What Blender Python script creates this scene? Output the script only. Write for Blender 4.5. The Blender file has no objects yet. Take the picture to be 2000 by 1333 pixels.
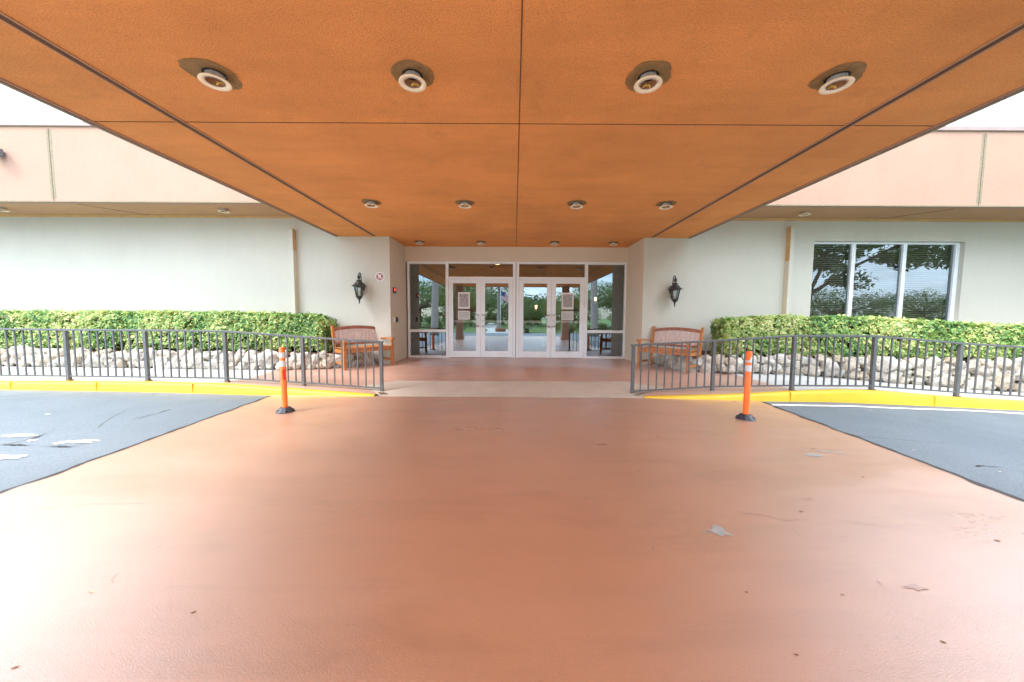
import bpy, bmesh, math, random
from mathutils import Vector, Matrix, noise, Euler
R = math.radians
rnd = random.Random(7)
scn = bpy.context.scene
COL = scn.collection

# ------------------------------------------------------------------ camera model
F, EYE, ROLL = 680.0, 1.34, R(0.3)
PITCH = math.atan(46.5 / F)
def ray(px, py):
    a, b = px - 1000, 666.5 - py
    a, b = a*math.cos(ROLL) - b*math.sin(ROLL), a*math.sin(ROLL) + b*math.cos(ROLL)
    return Vector((a, F*math.cos(PITCH) + b*math.sin(PITCH), -F*math.sin(PITCH) + b*math.cos(PITCH)))
def onz(px, py, z=0.0):
    d = ray(px, py); t = (z-EYE)/d.z
    return Vector((d.x*t, d.y*t, z))
def ony(px, py, Y):
    d = ray(px, py); t = Y/d.y
    return Vector((d.x*t, Y, EYE + d.z*t))
cam = bpy.data.objects.new('camera', bpy.data.cameras.new('camera'))
COL.objects.link(cam); scn.camera = cam
cam.data.sensor_width = 36; cam.data.lens = F/2000*36
cam.data.clip_start = 0.02; cam.data.clip_end = 2000
Rt, U, Fw = Vector((1,0,0)), Vector((0,math.sin(PITCH),math.cos(PITCH))), Vector((0,math.cos(PITCH),-math.sin(PITCH)))
rc = Rt*math.cos(ROLL) + U*math.sin(ROLL); uc = U*math.cos(ROLL) - Rt*math.sin(ROLL)
cam.matrix_world = Matrix(((rc.x,uc.x,-Fw.x,0),(rc.y,uc.y,-Fw.y,0),(rc.z,uc.z,-Fw.z,EYE),(0,0,0,1)))
scn.render.resolution_x, scn.render.resolution_y = 1024, 682

# ------------------------------------------------------------------ materials
def newmat(name):
    m = bpy.data.materials.new(name); m.use_nodes = True
    nt = m.node_tree; b = nt.nodes['Principled BSDF']
    return m, nt, b
def N(nt, t, **k):
    n = nt.nodes.new(t)
    for a, v in k.items():
        if a.startswith('i_'):
            n.inputs[a[2:].replace('_',' ')].default_value = v
        else: setattr(n, a, v)
    return n
def L(nt, a, b): nt.links.new(a, b)
def ramp(nt, fac, stops):
    r = nt.nodes.new('ShaderNodeValToRGB'); e = r.color_ramp.elements
    while len(e) < len(stops): e.new(0.5)
    for k, (p, c) in enumerate(stops):
        e[k].position = p; e[k].color = (c, c, c, 1) if isinstance(c, (int, float)) else (*c, 1)
    L(nt, fac, r.inputs[0]); return r.outputs[0]
def nz(nt, scale, detail=4, rough=.55, dist=0, vec=None):
    n = N(nt, 'ShaderNodeTexNoise'); n.inputs['Scale'].default_value = scale
    n.inputs['Detail'].default_value = detail; n.inputs['Roughness'].default_value = rough
    n.inputs['Distortion'].default_value = dist
    if vec is None: vec = nt.nodes.new('ShaderNodeNewGeometry').outputs['Position']
    L(nt, vec, n.inputs['Vector']); return n.outputs[0]
def mixc(nt, fac, a, b, mode='MIX'):
    m = nt.nodes.new('ShaderNodeMix'); m.data_type = 'RGBA'; m.blend_type = mode
    for s, v in ((0, fac), (6, a), (7, b)):
        if isinstance(v, (int, float)): m.inputs[s].default_value = v
        elif isinstance(v, tuple): m.inputs[s].default_value = (*v, 1)
        else: L(nt, v, m.inputs[s])
    return m.outputs[2]
def bump(nt, b, h, strength=.3, dist=.01):
    n = nt.nodes.new('ShaderNodeBump'); n.inputs['Strength'].default_value = strength
    n.inputs['Distance'].default_value = dist
    L(nt, h, n.inputs['Height']); L(nt, n.outputs[0], b.inputs['Normal'])
def plain(name, col, rough=.5, metal=0, var=.12, vs=6, bs=0, bst=.3, bd=.004, spec=.5):
    m, nt, b = newmat(name)
    lo = tuple(c*(1-var) for c in col); hi = tuple(min(1, c*(1+var)) for c in col)
    L(nt, ramp(nt, nz(nt, vs), ((.3, lo), (.7, hi))), b.inputs['Base Color'])
    b.inputs['Roughness'].default_value = rough; b.inputs['Metallic'].default_value = metal
    b.inputs['Specular IOR Level'].default_value = spec
    if bs: bump(nt, b, nz(nt, bs, 3), bst, bd)
    return m
def stucco(name, col, scale=170, st=.5, dist=.006, var=.08, blot=.0, rough=.85):
    m, nt, b = newmat(name)
    a = tuple(c*(1-var) for c in col); c2 = tuple(min(1, c*(1+var)) for c in col)
    big = ramp(nt, nz(nt, .9, 6, .6), ((.3, a), (.7, c2)))
    fine = nz(nt, scale, 3, .7)
    spk = ramp(nt, fine, ((.3, .72 if blot > .3 else .88), (.52, 1.0), (.75, 1.08 if blot > .3 else 1.03)))
    c = mixc(nt, 1.0, big, spk, 'MULTIPLY')
    if blot:
        st_ = ramp(nt, nz(nt, 2.2, 7, .7, .6), ((.56, 0), (.8, blot)))
        c = mixc(nt, st_, c, tuple(x*.62 for x in col))
    g_ = nt.nodes.new('ShaderNodeNewGeometry'); mp = N(nt, 'ShaderNodeMapping'); mp.inputs['Scale'].default_value = (3.5, 3.5, .35) if blot < .3 else (.5, 2.4, 1)
    L(nt, g_.outputs['Position'], mp.inputs[0])
    sk = ramp(nt, nz(nt, 1.6, 7, .65, .2, mp.outputs[0]), ((.45, 0), (.8, .10 if blot < .3 else .55)))
    c = mixc(nt, sk, c, tuple(x*.72 for x in col))
    L(nt, c, b.inputs['Base Color']); b.inputs['Roughness'].default_value = rough
    b.inputs['Specular IOR Level'].default_value = .25
    bump(nt, b, fine, st, dist)
    return m
M = {}
M['ceiling'] = stucco('orange_stucco', (.84,.365,.112), 95, .9, .014, .10, .55)
M['fascia'] = stucco('peach_stucco', (.455,.29,.215), 70, .6, .012, .05, .15)
M['soffit'] = stucco('tan_stucco', (.52,.31,.17), 70, .5, .008, .06)
M['wall'] = stucco('cream_wall_paint', (.56,.555,.485), 120, .25, .004, .035, .0, .7)
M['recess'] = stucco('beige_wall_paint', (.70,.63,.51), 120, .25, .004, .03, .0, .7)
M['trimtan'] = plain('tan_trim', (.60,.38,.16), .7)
M['joint'] = plain('grey_sealant', (.25,.215,.145), .9, var=.2, vs=30)
M['groove'] = plain('dark_groove', (.10,.05,.03), .8)
M['coping'] = plain('pink_coping', (.36,.26,.24), .5)
M['bare'] = plain('bare_stucco_patch', (.27,.17,.065), .9, var=.2, vs=25, bs=90, bst=.6, bd=.01)
M['hole'] = plain('dark_hole', (.02,.015,.01), .9)
M['white_al'] = plain('white_aluminium', (.84,.90,.955), .35, 0, .04, 3)
M['black_gap'] = plain('black_gasket', (.03,.03,.03), .6)
M['steel'] = plain('satin_steel', (.62,.62,.62), .28, .9, .05)
M['rail'] = plain('grey_rail_paint', (.115,.12,.125), .42, 0, .14, 14, 60, .15, .002)
M['post_foot'] = plain('rusty_post_foot', (.22,.10,.03), .8, var=.4, vs=60)
M['orange'] = plain('orange_plastic', (.95,.19,.025), .4, 0, .06, 9)
M['red_tape'] = plain('red_label', (.75,.03,.015), .5)
M['reflect'] = plain('white_reflective_band', (.62,.65,.68), .3, 0, .1, 60)
M['rubber'] = plain('black_rubber', (.04,.045,.06), .38, 0, .25, 30, 50, .3, .003)
M['wood'] = plain('orange_teak', (.44,.16,.04), .45, 0, .22, 14, 60, .2, .002)
M['wood_red'] = plain('weathered_red_wood', (.33,.13,.085), .6, 0, .3, 20, 60, .3, .002)
M['wood_pale'] = plain('bleached_slat_wood', (.62,.50,.47), .6, 0, .15, 22, 60, .3, .002)
M['iron'] = plain('black_iron', (.045,.047,.045), .42, .3, .3, 40, 120, .5, .002)
M['cream_trim'] = plain('cream_lamp_trim', (.92,.85,.62), .45, 0, .05)
M['can'] = plain('grey_lamp_can', (.55,.55,.55), .4, .3, .15, 30)
M['baffle'] = plain('brown_lamp_baffle', (.35,.18,.07), .5)
M['brass'] = plain('yellow_lamp_socket', (.75,.55,.12), .4, 0)
M['maroon'] = plain('maroon_sign', (.27,.045,.06), .5, var=.05)
M['signwhite'] = plain('white_sign', (.82,.80,.80), .5, var=.03)
M['black_plastic'] = plain('black_plastic', (.015,.015,.017), .35)
M['paper'] = plain('white_paper', (.80,.80,.78), .7, var=.03)
M['paper_grey'] = plain('pale_grey_paper', (.52,.55,.55), .7, var=.06, vs=30)
M['mulch'] = plain('red_brown_mulch', (.12,.045,.022), .95, 0, .5, 45, 60, .9, .03)
M['mortar'] = plain('dark_stone_gap', (.17,.15,.12), .95, 0, .3, 20)
M['blind'] = plain('tan_blind_slats', (.40,.37,.28), .5, 0, .05)
M['trunk'] = plain('brown_bark', (.16,.11,.075), .9, 0, .35, 9, 20, .9, .03)
M['palm_trunk'] = plain('grey_palm_trunk', (.36,.33,.29), .85, 0, .15, 6, 20, .5, .02)
M['lobby_wall'] = plain('tan_lobby_wall', (.45,.27,.13), .7)
M['lobby_floor'] = plain('brown_lobby_floor', (.22,.13,.09), .35)
M['lobby_ceiling'] = plain('lobby_ceiling_paint', (.5,.36,.22), .8)
M['dark_wood'] = plain('brown_panel_wood', (.20,.09,.04), .45)
M['terracotta_pot'] = plain('brown_glazed_pot', (.24,.09,.03), .35)
M['roofing'] = plain('grey_roofing', (.35,.34,.32), .9)
M['leaf_litter'] = plain('dry_brown_leaf', (.22,.10,.03), .7, 0, .5, 60)
M['leaf_pale'] = plain('dry_pale_leaf', (.62,.52,.36), .7, 0, .3, 60)
M['flag_red'] = plain('flag_red', (.5,.03,.04), .8); M['flag_white'] = plain('flag_white', (.75,.75,.75), .8)
M['flag_blue'] = plain('flag_blue', (.03,.05,.2), .8)
M['rollwhite'] = plain('road_white_paint', (.75,.74,.68), .7, var=.15, vs=20)

def emis(name, col, s):
    m, nt, b = newmat(name)
    b.inputs['Base Color'].default_value = (*col, 1)
    b.inputs['Emission Color'].default_value = (*col, 1); b.inputs['Emission Strength'].default_value = s
    return m
M['lamp_warm'] = emis('lit_warm_lamp', (1,.62,.25), 4)

def glass(name, tint, refl):
    m, nt, b = newmat(name)
    nt.nodes.remove(b)
    out = nt.nodes['Material Output']
    t = N(nt, 'ShaderNodeBsdfTransparent'); t.inputs[0].default_value = (*tint, 1)
    g = N(nt, 'ShaderNodeBsdfGlossy'); g.inputs['Roughness'].default_value = 0.0; g.inputs[0].default_value = (.74,.9,1,1)
    fr = N(nt, 'ShaderNodeFresnel'); fr.inputs[0].default_value = 1.5
    mp = N(nt, 'ShaderNodeMapRange'); L(nt, fr.outputs[0], mp.inputs[0])
    mp.inputs[1].default_value = 0.04; mp.inputs[2].default_value = 1; mp.inputs[3].default_value = refl; mp.inputs[4].default_value = 1
    mx = N(nt, 'ShaderNodeMixShader'); L(nt, mp.outputs[0], mx.inputs[0])
    L(nt, t.outputs[0], mx.inputs[1]); L(nt, g.outputs[0], mx.inputs[2]); L(nt, mx.outputs[0], out.inputs[0])
    w = nz(nt, .8, 1); bp = N(nt, 'ShaderNodeBump'); bp.inputs['Strength'].default_value = .02; bp.inputs['Distance'].default_value = .02
    L(nt, w, bp.inputs['Height']); L(nt, bp.outputs[0], g.inputs['Normal'])
    return m
M['door_glass'] = glass('tinted_door_glass', (.66,.62,.56), .27)
M['win_glass'] = glass('tinted_window_glass', (.68,.70,.68), .14)
M['lantern_glass'] = glass('seeded_lantern_glass', (.82,.82,.76), .12)

# terra-cotta painted concrete
def painted_floor(name, col, rough=.42):
    m, nt, b = newmat(name)
    big = ramp(nt, nz(nt, .55, 7, .6, .3), ((.3, tuple(c*.90 for c in col)), (.7, tuple(c*1.08 for c in col))))
    fine = nz(nt, 150, 4, .75)
    c = mixc(nt, 1.0, big, ramp(nt, fine, ((.3, .74), (.55, 1.0), (.72, 1.1))), 'MULTIPLY')
    geo = nt.nodes.new('ShaderNodeNewGeometry')
    mp = N(nt, 'ShaderNodeMapping'); mp.inputs['Scale'].default_value = (.5, 2.2, 1); mp.inputs['Rotation'].default_value = (0,0,R(20))
    L(nt, geo.outputs['Position'], mp.inputs[0])
    scuff = ramp(nt, nz(nt, 1.3, 9, .72, .5, mp.outputs[0]), ((.50, 0), (.74, .7)))
    c = mixc(nt, scuff, c, tuple(x*.60 for x in col))
    mp2 = N(nt, 'ShaderNodeMapping'); mp2.inputs['Scale'].default_value = (.25, 3.2, 1); L(nt, geo.outputs['Position'], mp2.inputs[0])
    tyre = ramp(nt, nz(nt, 1.5, 6, .6, .3, mp2.outputs[0]), ((.52, 0), (.7, .16)))
    c = mixc(nt, tyre, c, tuple(x*.68 for x in col))
    gate = ramp(nt, nz(nt, 1.1, 4), ((.45, 0), (.62, 1)))
    chips = ramp(nt, nz(nt, 22, 8, .8, .4), ((.60, 0), (.66, .85)))
    cm_ = N(nt, 'ShaderNodeMath'); cm_.operation = 'MULTIPLY'; L(nt, gate, cm_.inputs[0]); L(nt, chips, cm_.inputs[1])
    c = mixc(nt, cm_.outputs[0], c, (.22,.11,.08))
    drips = N(nt, 'ShaderNodeTexVoronoi'); drips.inputs['Scale'].default_value = 3.2; drips.inputs['Randomness'].default_value = 1; L(nt, geo.outputs['Position'], drips.inputs['Vector'])
    c = mixc(nt, ramp(nt, drips.outputs['Distance'], ((.02, .55), (.05, 0))), c, (.16,.09,.07))
    pale = ramp(nt, nz(nt, .9, 6, .65, .2), ((.5, 0), (.8, .3)))
    c = mixc(nt, pale, c, tuple(min(1, x*1.25+.03) for x in col))
    L(nt, c, b.inputs['Base Color'])
    rr = N(nt, 'ShaderNodeMapRange'); L(nt, nz(nt, 1.6, 6, .65), rr.inputs[0])
    rr.inputs[1].default_value = .3; rr.inputs[2].default_value = .7; rr.inputs[3].default_value = rough-.07; rr.inputs[4].default_value = rough+.09
    L(nt, rr.outputs[0], b.inputs['Roughness'])
    cr_ = N(nt, 'ShaderNodeMapRange'); L(nt, nz(nt, 1.1, 7, .7, .4, mp.outputs[0]), cr_.inputs[0]); cr_.inputs[1].default_value = .3; cr_.inputs[2].default_value = .7; cr_.inputs[3].default_value = .26; cr_.inputs[4].default_value = .46
    b.inputs['Specular IOR Level'].default_value = .8
    b.inputs['Coat Weight'].default_value = 1; b.inputs['Coat IOR'].default_value = 2.35; b.inputs['Coat Roughness'].default_value = .34
    bump(nt, b, fine, .38, .004)
    L(nt, cr_.outputs[0], b.inputs['Coat Roughness']); L(nt, b.inputs['Normal'].links[0].from_socket, b.inputs['Coat Normal'])
    return m
M['terra'] = painted_floor('terracotta_floor_paint', (.50,.248,.142), .38)
M['terra2'] = painted_floor('terracotta_landing_paint', (.56,.32,.235), .5)
M['beige_ramp'] = plain('beige_ramp_paint', (.52,.45,.37), .6, 0, .08, 3, 120, .3, .004)
M['concrete'] = plain('pale_concrete', (.50,.50,.48), .8, 0, .1, 3, 130, .4, .004)
M['worn'] = plain('bare_grey_concrete', (.36,.39,.38), .8, 0, .15, 20, 130, .4, .004)
M['worn_dark'] = plain('worn_dark_paint', (.40,.20,.135), .7, 0, .2, 20)
M['crack'] = plain('hairline_crack', (.24,.125,.09), .95)
M['tar'] = plain('black_tar_joint', (.02,.02,.022), .6, 0, .3, 20, 60, .6, .01)
for k_ in ('worn_dark', 'crack', 'worn'):      # the worn spots lie under the same old sealer
    b_ = M[k_].node_tree.nodes['Principled BSDF']
    b_.inputs['Coat Weight'].default_value = 1 if k_ != 'worn' else .4; b_.inputs['Coat IOR'].default_value = 2.2; b_.inputs['Coat Roughness'].default_value = .38
def asphalt():
    m, nt, b = newmat('grey_asphalt')
    big = ramp(nt, nz(nt, .5, 7, .65), ((.3, (.10,.13,.155)), (.7, (.155,.192,.225))))
    fine = nz(nt, 70, 4, .85)
    c = mixc(nt, 1.0, big, ramp(nt, fine, ((.35, .65), (.5, 1.0), (.68, 1.45))), 'MULTIPLY')
    v = N(nt, 'ShaderNodeTexVoronoi'); v.feature = 'DISTANCE_TO_EDGE'; v.inputs['Scale'].default_value = .45
    geo = nt.nodes.new('ShaderNodeNewGeometry')
    dd = mixc(nt, .12, geo.outputs['Position'], N_col(nt), 'ADD')
    L(nt, dd, v.inputs['Vector'])
    cr = ramp(nt, v.outputs['Distance'], ((0.0, 1), (.006, 0)))
    gate = ramp(nt, nz(nt, .8, 3), ((.5, 0), (.6, .8)))
    mm = N(nt, 'ShaderNodeMath'); mm.operation = 'MULTIPLY'; L(nt, cr, mm.inputs[0]); L(nt, gate, mm.inputs[1])
    c = mixc(nt, mm.outputs[0], c, (.02,.02,.02))
    sp = ramp(nt, nz(nt, 6, 8, .75), ((.72, 0), (.76, .5)))
    c = mixc(nt, sp, c, (.28,.30,.31))
    L(nt, c, b.inputs['Base Color']); b.inputs['Roughness'].default_value = .55
    b.inputs['Specular IOR Level'].default_value = .6
    bump(nt, b, fine, .6, .008)
    return m
def N_col(nt):
    n = N(nt, 'ShaderNodeTexNoise'); n.inputs['Scale'].default_value = 2.5
    g = nt.nodes.new('ShaderNodeNewGeometry'); L(nt, g.outputs['Position'], n.inputs['Vector'])
    return n.outputs['Color']
M['asphalt'] = asphalt()
def kerb_paint():
    m, nt, b = newmat('yellow_kerb_paint')
    c = ramp(nt, nz(nt, 2.2, 5), ((.3, (.80,.45,.015)), (.7, (.88,.56,.03))))
    geo = nt.nodes.new('ShaderNodeNewGeometry')
    mp = N(nt, 'ShaderNodeMapping'); mp.inputs['Scale'].default_value = (.8, 5, 14); L(nt, geo.outputs['Position'], mp.inputs[0])
    sc = ramp(nt, nz(nt, 2.5, 8, .75, .4, mp.outputs[0]), ((.56, 0), (.70, .8)))
    c = mixc(nt, sc, c, (.42,.29,.09))
    L(nt, c, b.inputs['Base Color']); b.inputs['Roughness'].default_value = .5
    bump(nt, b, nz(nt, 60), .3, .006); return m
M['yellow'] = kerb_paint()
def rock():
    m, nt, b = newmat('cream_coral_rock')
    oi = nt.nodes.new('ShaderNodeNewGeometry')
    base = ramp(nt, oi.outputs['Random Per Island'], ((0, (.60,.50,.38)), (.3, (.70,.64,.55)), (.65, (.62,.58,.51)), (1, (.76,.71,.64))))
    bl = ramp(nt, nz(nt, 7, 7, .7), ((.35, .62), (.6, 1.06)))
    c = mixc(nt, 1.0, base, bl, 'MULTIPLY')
    pit = nz(nt, 26, 6, .78, .6)
    c = mixc(nt, ramp(nt, pit, ((.34, .9), (.45, 0))), c, (.13,.10,.07))
    rust = ramp(nt, nz(nt, 3.2, 4), ((.55, 0), (.75, .45)))
    c = mixc(nt, rust, c, (.52,.38,.24))
    L(nt, c, b.inputs['Base Color']); b.inputs['Roughness'].default_value = .95
    bump(nt, b, pit, 1.0, .035); return m
M['rock'] = rock()
M['kerbjoint'] = plain('dirty_kerb_joint', (.62,.42,.05), .8)
def leafmat(name, stops, clump=1.3, rough=.42, tr=.25):
    m, nt, b = newmat(name)
    g = nt.nodes.new('ShaderNodeNewGeometry')
    a = N(nt, 'ShaderNodeMath'); a.operation = 'MULTIPLY_ADD'
    cl = ramp(nt, nz(nt, clump, 3), ((.36, 0), (.64, 1)))
    L(nt, cl, a.inputs[0]); a.inputs[1].default_value = .36
    h = N(nt, 'ShaderNodeMath'); h.operation = 'MULTIPLY'; L(nt, g.outputs['Random Per Island'], h.inputs[0]); h.inputs[1].default_value = .64
    L(nt, h.outputs[0], a.inputs[2])
    c = ramp(nt, a.outputs[0], stops)
    L(nt, c, b.inputs['Base Color']); b.inputs['Roughness'].default_value = rough
    out = nt.nodes['Material Output']
    t = N(nt, 'ShaderNodeBsdfTranslucent'); L(nt, c, t.inputs[0])
    mx = N(nt, 'ShaderNodeMixShader'); mx.inputs[0].default_value = tr
    L(nt, b.outputs[0], mx.inputs[1]); L(nt, t.outputs[0], mx.inputs[2]); L(nt, mx.outputs[0], out.inputs[0])
    return m
M['hedge_leaf'] = leafmat('variegated_leaf', ((0,(.045,.14,.045)),(.22,(.09,.25,.07)),(.40,(.20,.38,.09)),(.58,(.44,.55,.15)),(.8,(.68,.67,.28)),(1,(.80,.78,.45))), 1.1, .38, .3)
M['tree_leaf'] = leafmat('green_tree_leaf', ((0,(.05,.09,.02)),(.5,(.11,.17,.04)),(1,(.20,.26,.07))), .5)
M['palm_leaf'] = leafmat('green_palm_frond', ((0,(.06,.11,.02)),(.5,(.12,.19,.04)),(1,(.22,.25,.06))), .5)
M['grass'] = plain('lawn_grass', (.09,.16,.035), .9, 0, .35, 2.5, 60, .8, .03)

# ------------------------------------------------------------------ mesh builder
class MB:
    def __init__(s): s.v = []; s.f = []; s.m = []; s.smooth = []
    def add(s, vs, fs, mi=0, sm=False, mat=None):
        o = len(s.v)
        s.v += [tuple(mat @ Vector(v)) if mat else tuple(v) for v in vs]
        s.f += [tuple(i+o for i in f) for f in fs]; s.m += [mi]*len(fs); s.smooth += [sm]*len(fs)
        return s
    def box(s, x0, x1, y0, y1, z0, z1, mi=0, mat=None):
        vs = [(x,y,z) for x in (x0,x1) for y in (y0,y1) for z in (z0,z1)]
        return s.add(vs, [(0,1,3,2),(4,6,7,5),(0,4,5,1),(2,3,7,6),(0,2,6,4),(1,5,7,3)], mi, False, mat)
    def bar(s, p, q, w, h, mi=0, up=(0,0,1)):
        p, q = Vector(p), Vector(q); d = (q-p); ln = d.length; d.normalize(); up = Vector(up)
        x = d.cross(up).normalized(); z = x.cross(d)
        m = Matrix(((x.x,d.x,z.x,p.x),(x.y,d.y,z.y,p.y),(x.z,d.z,z.z,p.z),(0,0,0,1)))
        return s.box(-w/2, w/2, 0, ln, -h/2, h/2, mi, m)
    def tube(s, pts, rad, n=8, mi=0, cap=True):
        pts = [Vector(p) for p in pts]; rads = rad if isinstance(rad, (list,tuple)) else [rad]*len(pts)
        vs = []; fs = []; ref = Vector((.13,.29,.95))
        for i, p in enumerate(pts):
            d = (pts[min(i+1,len(pts)-1)] - pts[max(i-1,0)]).normalized()
            a = d.cross(ref)
            if a.length < .1: a = d.cross(Vector((1,0,0)))
            a.normalize(); b = d.cross(a)
            for k in range(n):
                t = 2*math.pi*k/n; vs.append(p + (a*math.cos(t)+b*math.sin(t))*rads[i])
        for i in range(len(pts)-1):
            for k in range(n):
                fs.append((i*n+k, i*n+(k+1)%n, (i+1)*n+(k+1)%n, (i+1)*n+k))
        if cap: fs.append(tuple(range(n-1,-1,-1))); fs.append(tuple((len(pts)-1)*n+k for k in range(n)))
        return s.add(vs, fs, mi, n > 6)
    def lathe(s, prof, c=(0,0,0), n=24, mi=0, sm=True, ax=None):
        c = Vector(c); vs = []; fs = []
        for (r, z) in prof:
            for k in range(n):
                t = 2*math.pi*(k+.5)/n; vs.append((c.x+r*math.cos(t), c.y+r*math.sin(t), c.z+z))
        for i in range(len(prof)-1):
            for k in range(n): fs.append((i*n+k, i*n+(k+1)%n, (i+1)*n+(k+1)%n, (i+1)*n+k))
        return s.add(vs, fs, mi, sm, ax)
    def poly(s, pts, mi=0): return s.add(pts, [tuple(range(len(pts)))], mi)

WM = {}      # world matrices of thing roots
def obj(name, mb, mats, parent=None, bevel=0, smooth_all=False):
    me = bpy.data.meshes.new(name)
    me.from_pydata([tuple(v) for v in mb.v], [], mb.f)
    for m in (mats if isinstance(mats, (list,tuple)) else [mats]): me.materials.append(M[m] if isinstance(m, str) else m)
    me.polygons.foreach_set('material_index', mb.m)
    me.polygons.foreach_set('use_smooth', [True]*len(mb.f) if smooth_all else mb.smooth)
    me.update()
    o = bpy.data.objects.new(name, me); COL.objects.link(o)
    if parent is not None:
        w = WM[parent]; me.transform(w.inverted()); o.parent = parent; WM[o] = w
    else:
        xs = [v[0] for v in mb.v]; ys = [v[1] for v in mb.v]; zs = [v[2] for v in mb.v]
        w = Matrix.Translation(((min(xs)+max(xs))/2, (min(ys)+max(ys))/2, min(zs)))
        me.transform(w.inverted()); o.matrix_world = w; WM[o] = w
    if bevel:
        b = o.modifiers.new('bevel', 'BEVEL'); b.width = bevel; b.segments = 2; b.limit_method = 'ANGLE'; b.angle_limit = R(50)
    return o
def thing(name, label, cat, loc=(0,0,0), rz=0, group=None):
    o = bpy.data.objects.new(name, None); COL.objects.link(o)
    o.empty_display_size = .1
    w = Matrix.Translation(loc) @ Matrix.Rotation(rz, 4, 'Z'); o.matrix_world = w; WM[o] = w
    o['label'] = label; o['category'] = cat
    if group: o['group'] = group
    return o
def tag(o, label, cat, group=None, kind=None):
    o['label'] = label; o['category'] = cat
    if group: o['group'] = group
    if kind: o['kind'] = kind
    return o
def struct(name, mb, mats, bevel=0):
    o = obj(name, mb, mats, None, bevel); o['kind'] = 'structure'; return o
def dup(root, loc, rz=0, label=None, scale=None):
    def cp(o, parent):
        c = o.copy(); COL.objects.link(c)
        if parent: c.parent = parent; c.matrix_parent_inverse = Matrix()
        for ch in list(o.children): cp(ch, c)
        return c
    r = cp(root, None); r.location = loc; r.rotation_euler = (0,0,rz)
    if scale: r.scale = scale
    if label: r['label'] = label
    return r
def local(root, fn):   # geometry written in the thing's own frame -> world
    return fn

# ------------------------------------------------------------------ heights of the ground
def lerp(a, b, t): return a + (b-a)*t
def pw(x, pts):
    if x <= pts[0][0]: return pts[0][1]
    for (a, va), (b, vb) in zip(pts, pts[1:]):
        if x <= b: return lerp(va, vb, (x-a)/(b-a))
    return pts[-1][1]
def ga(x, y):     # drive / asphalt surface
    t = max(0, min(1, (y-1)/4.5)); t = t*t*(3-2*t)
    if x < 0: return pw(x, [(-14,.08),(-9,.05),(-6.5,.025),(-4.5,0),(0,0)])*t
    return pw(x, [(0,0),(5.2,0),(7.2,-.075),(8.3,-.12),(14,-.2)])*t
KF = [(-14,6.0),(-9,5.98),(-6,5.96),(-4,5.86),(-2.3,5.78),(2.2,5.74),(4,5.62),(5.5,5.60),(7,5.61),(10,5.57),(14,5.6)]  # kerb front Y
KZ = [(-14,.18),(-9,.165),(-7.8,.17),(-6.5,.17),(-5.1,.158),(-3.7,.085),(-2.3,.004),(2.2,.004),(3.6,.07),(4.6,.135),(5.4,.17),(6.0,.16),(7.2,.06),(8.3,.0),(10,-.04),(14,-.08)]
def kf(x): return pw(x, KF)
def kz(x): return max(pw(x, KZ), ga(x, kf(x))+.004)
ZB = [(-14,.25),(-5,.24),(3.5,.24),(5,.215),(6.5,.16),(9,.05),(14,-.02)]
def gw(x, y):     # walkway surface behind the kerb
    y0 = kf(x)+.12; y1 = pw(abs(x), [(2.0,7.6),(3.2,6.95)]); t = max(0, min(1, (y-y0)/(y1-y0)))
    return lerp(kz(x), pw(x, ZB), t)

def sheet(fl, fr, y0, y1, ny, nx, h, off, mb=None, mi=0):
    mb = mb or MB(); vs = []; fs = []
    for j in range(ny+1):
        for i in range(nx+1):
            t = j/ny
            xm = i/nx
            ya = y0(0) if callable(y0) else y0; yb = y1
            y = lerp(ya, yb, t); x = lerp(fl(y), fr(y), xm)
            if callable(y0): y = lerp(y0(x), yb, t)
            vs.append((x, y, h(x, y)+off))
    for j in range(ny):
        for i in range(nx):
            a = j*(nx+1)+i; fs.append((a, a+1, a+nx+2, a+nx+1))
    return mb.add(vs, fs, mi, True)
def blob(mb, c, w, d, z, mi, seed, rough=.35, n=36, rot=0):
    pts = []
    for k in range(n):
        t = 2*math.pi*k/n
        r = 1 + rough*noise.noise(Vector((math.cos(t)*1.6+seed*7.3, math.sin(t)*1.6, seed*3.1)))*2 + rough*.5*noise.noise(Vector((math.cos(t)*5+seed, math.sin(t)*5, seed)))
        x, y = math.cos(t)*w/2*r, math.sin(t)*d/2*r
        pts.append((c[0]+x*math.cos(rot)-y*math.sin(rot), c[1]+x*math.sin(rot)+y*math.cos(rot), z))
    mb.poly(pts, mi)
def ribbon(mb, pts, w, off, mi, h=None, jag=.3, seg=.05, wander=0):
    out = []
    for a, b in zip(pts, pts[1:]):
        a, b = Vector(a[:2]), Vector(b[:2]); n = max(1, int((b-a).length/seg))
        for k in range(n): out.append(a.lerp(b, k/n))
    out.append(Vector(pts[-1][:2]))
    vs = []
    for i, p in enumerate(out):
        d = (out[min(i+1,len(out)-1)]-out[max(i-1,0)]).normalized(); nrm = Vector((-d.y, d.x))
        ww = w*(1+jag*noise.noise(Vector((p.x*9,p.y*9,1)))*2)
        q = p + nrm*w*jag*2*noise.noise(Vector((p.x*4,p.y*4,5))) + nrm*wander*(noise.noise(Vector((p.x*7,p.y*7,9)))+.6*noise.noise(Vector((p.x*25,p.y*25,3))))
        if wander: ww *= max(.15, .6+1.6*noise.noise(Vector((p.x*5,p.y*5,2))))
        for s in (-.5,.5):
            r = q+nrm*ww*s; vs.append((r.x, r.y, (h(r.x,r.y) if h else 0)+off))
    mb.add(vs, [(2*i,2*i+1,2*i+3,2*i+2) for i in range(len(out)-1)], mi)

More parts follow.
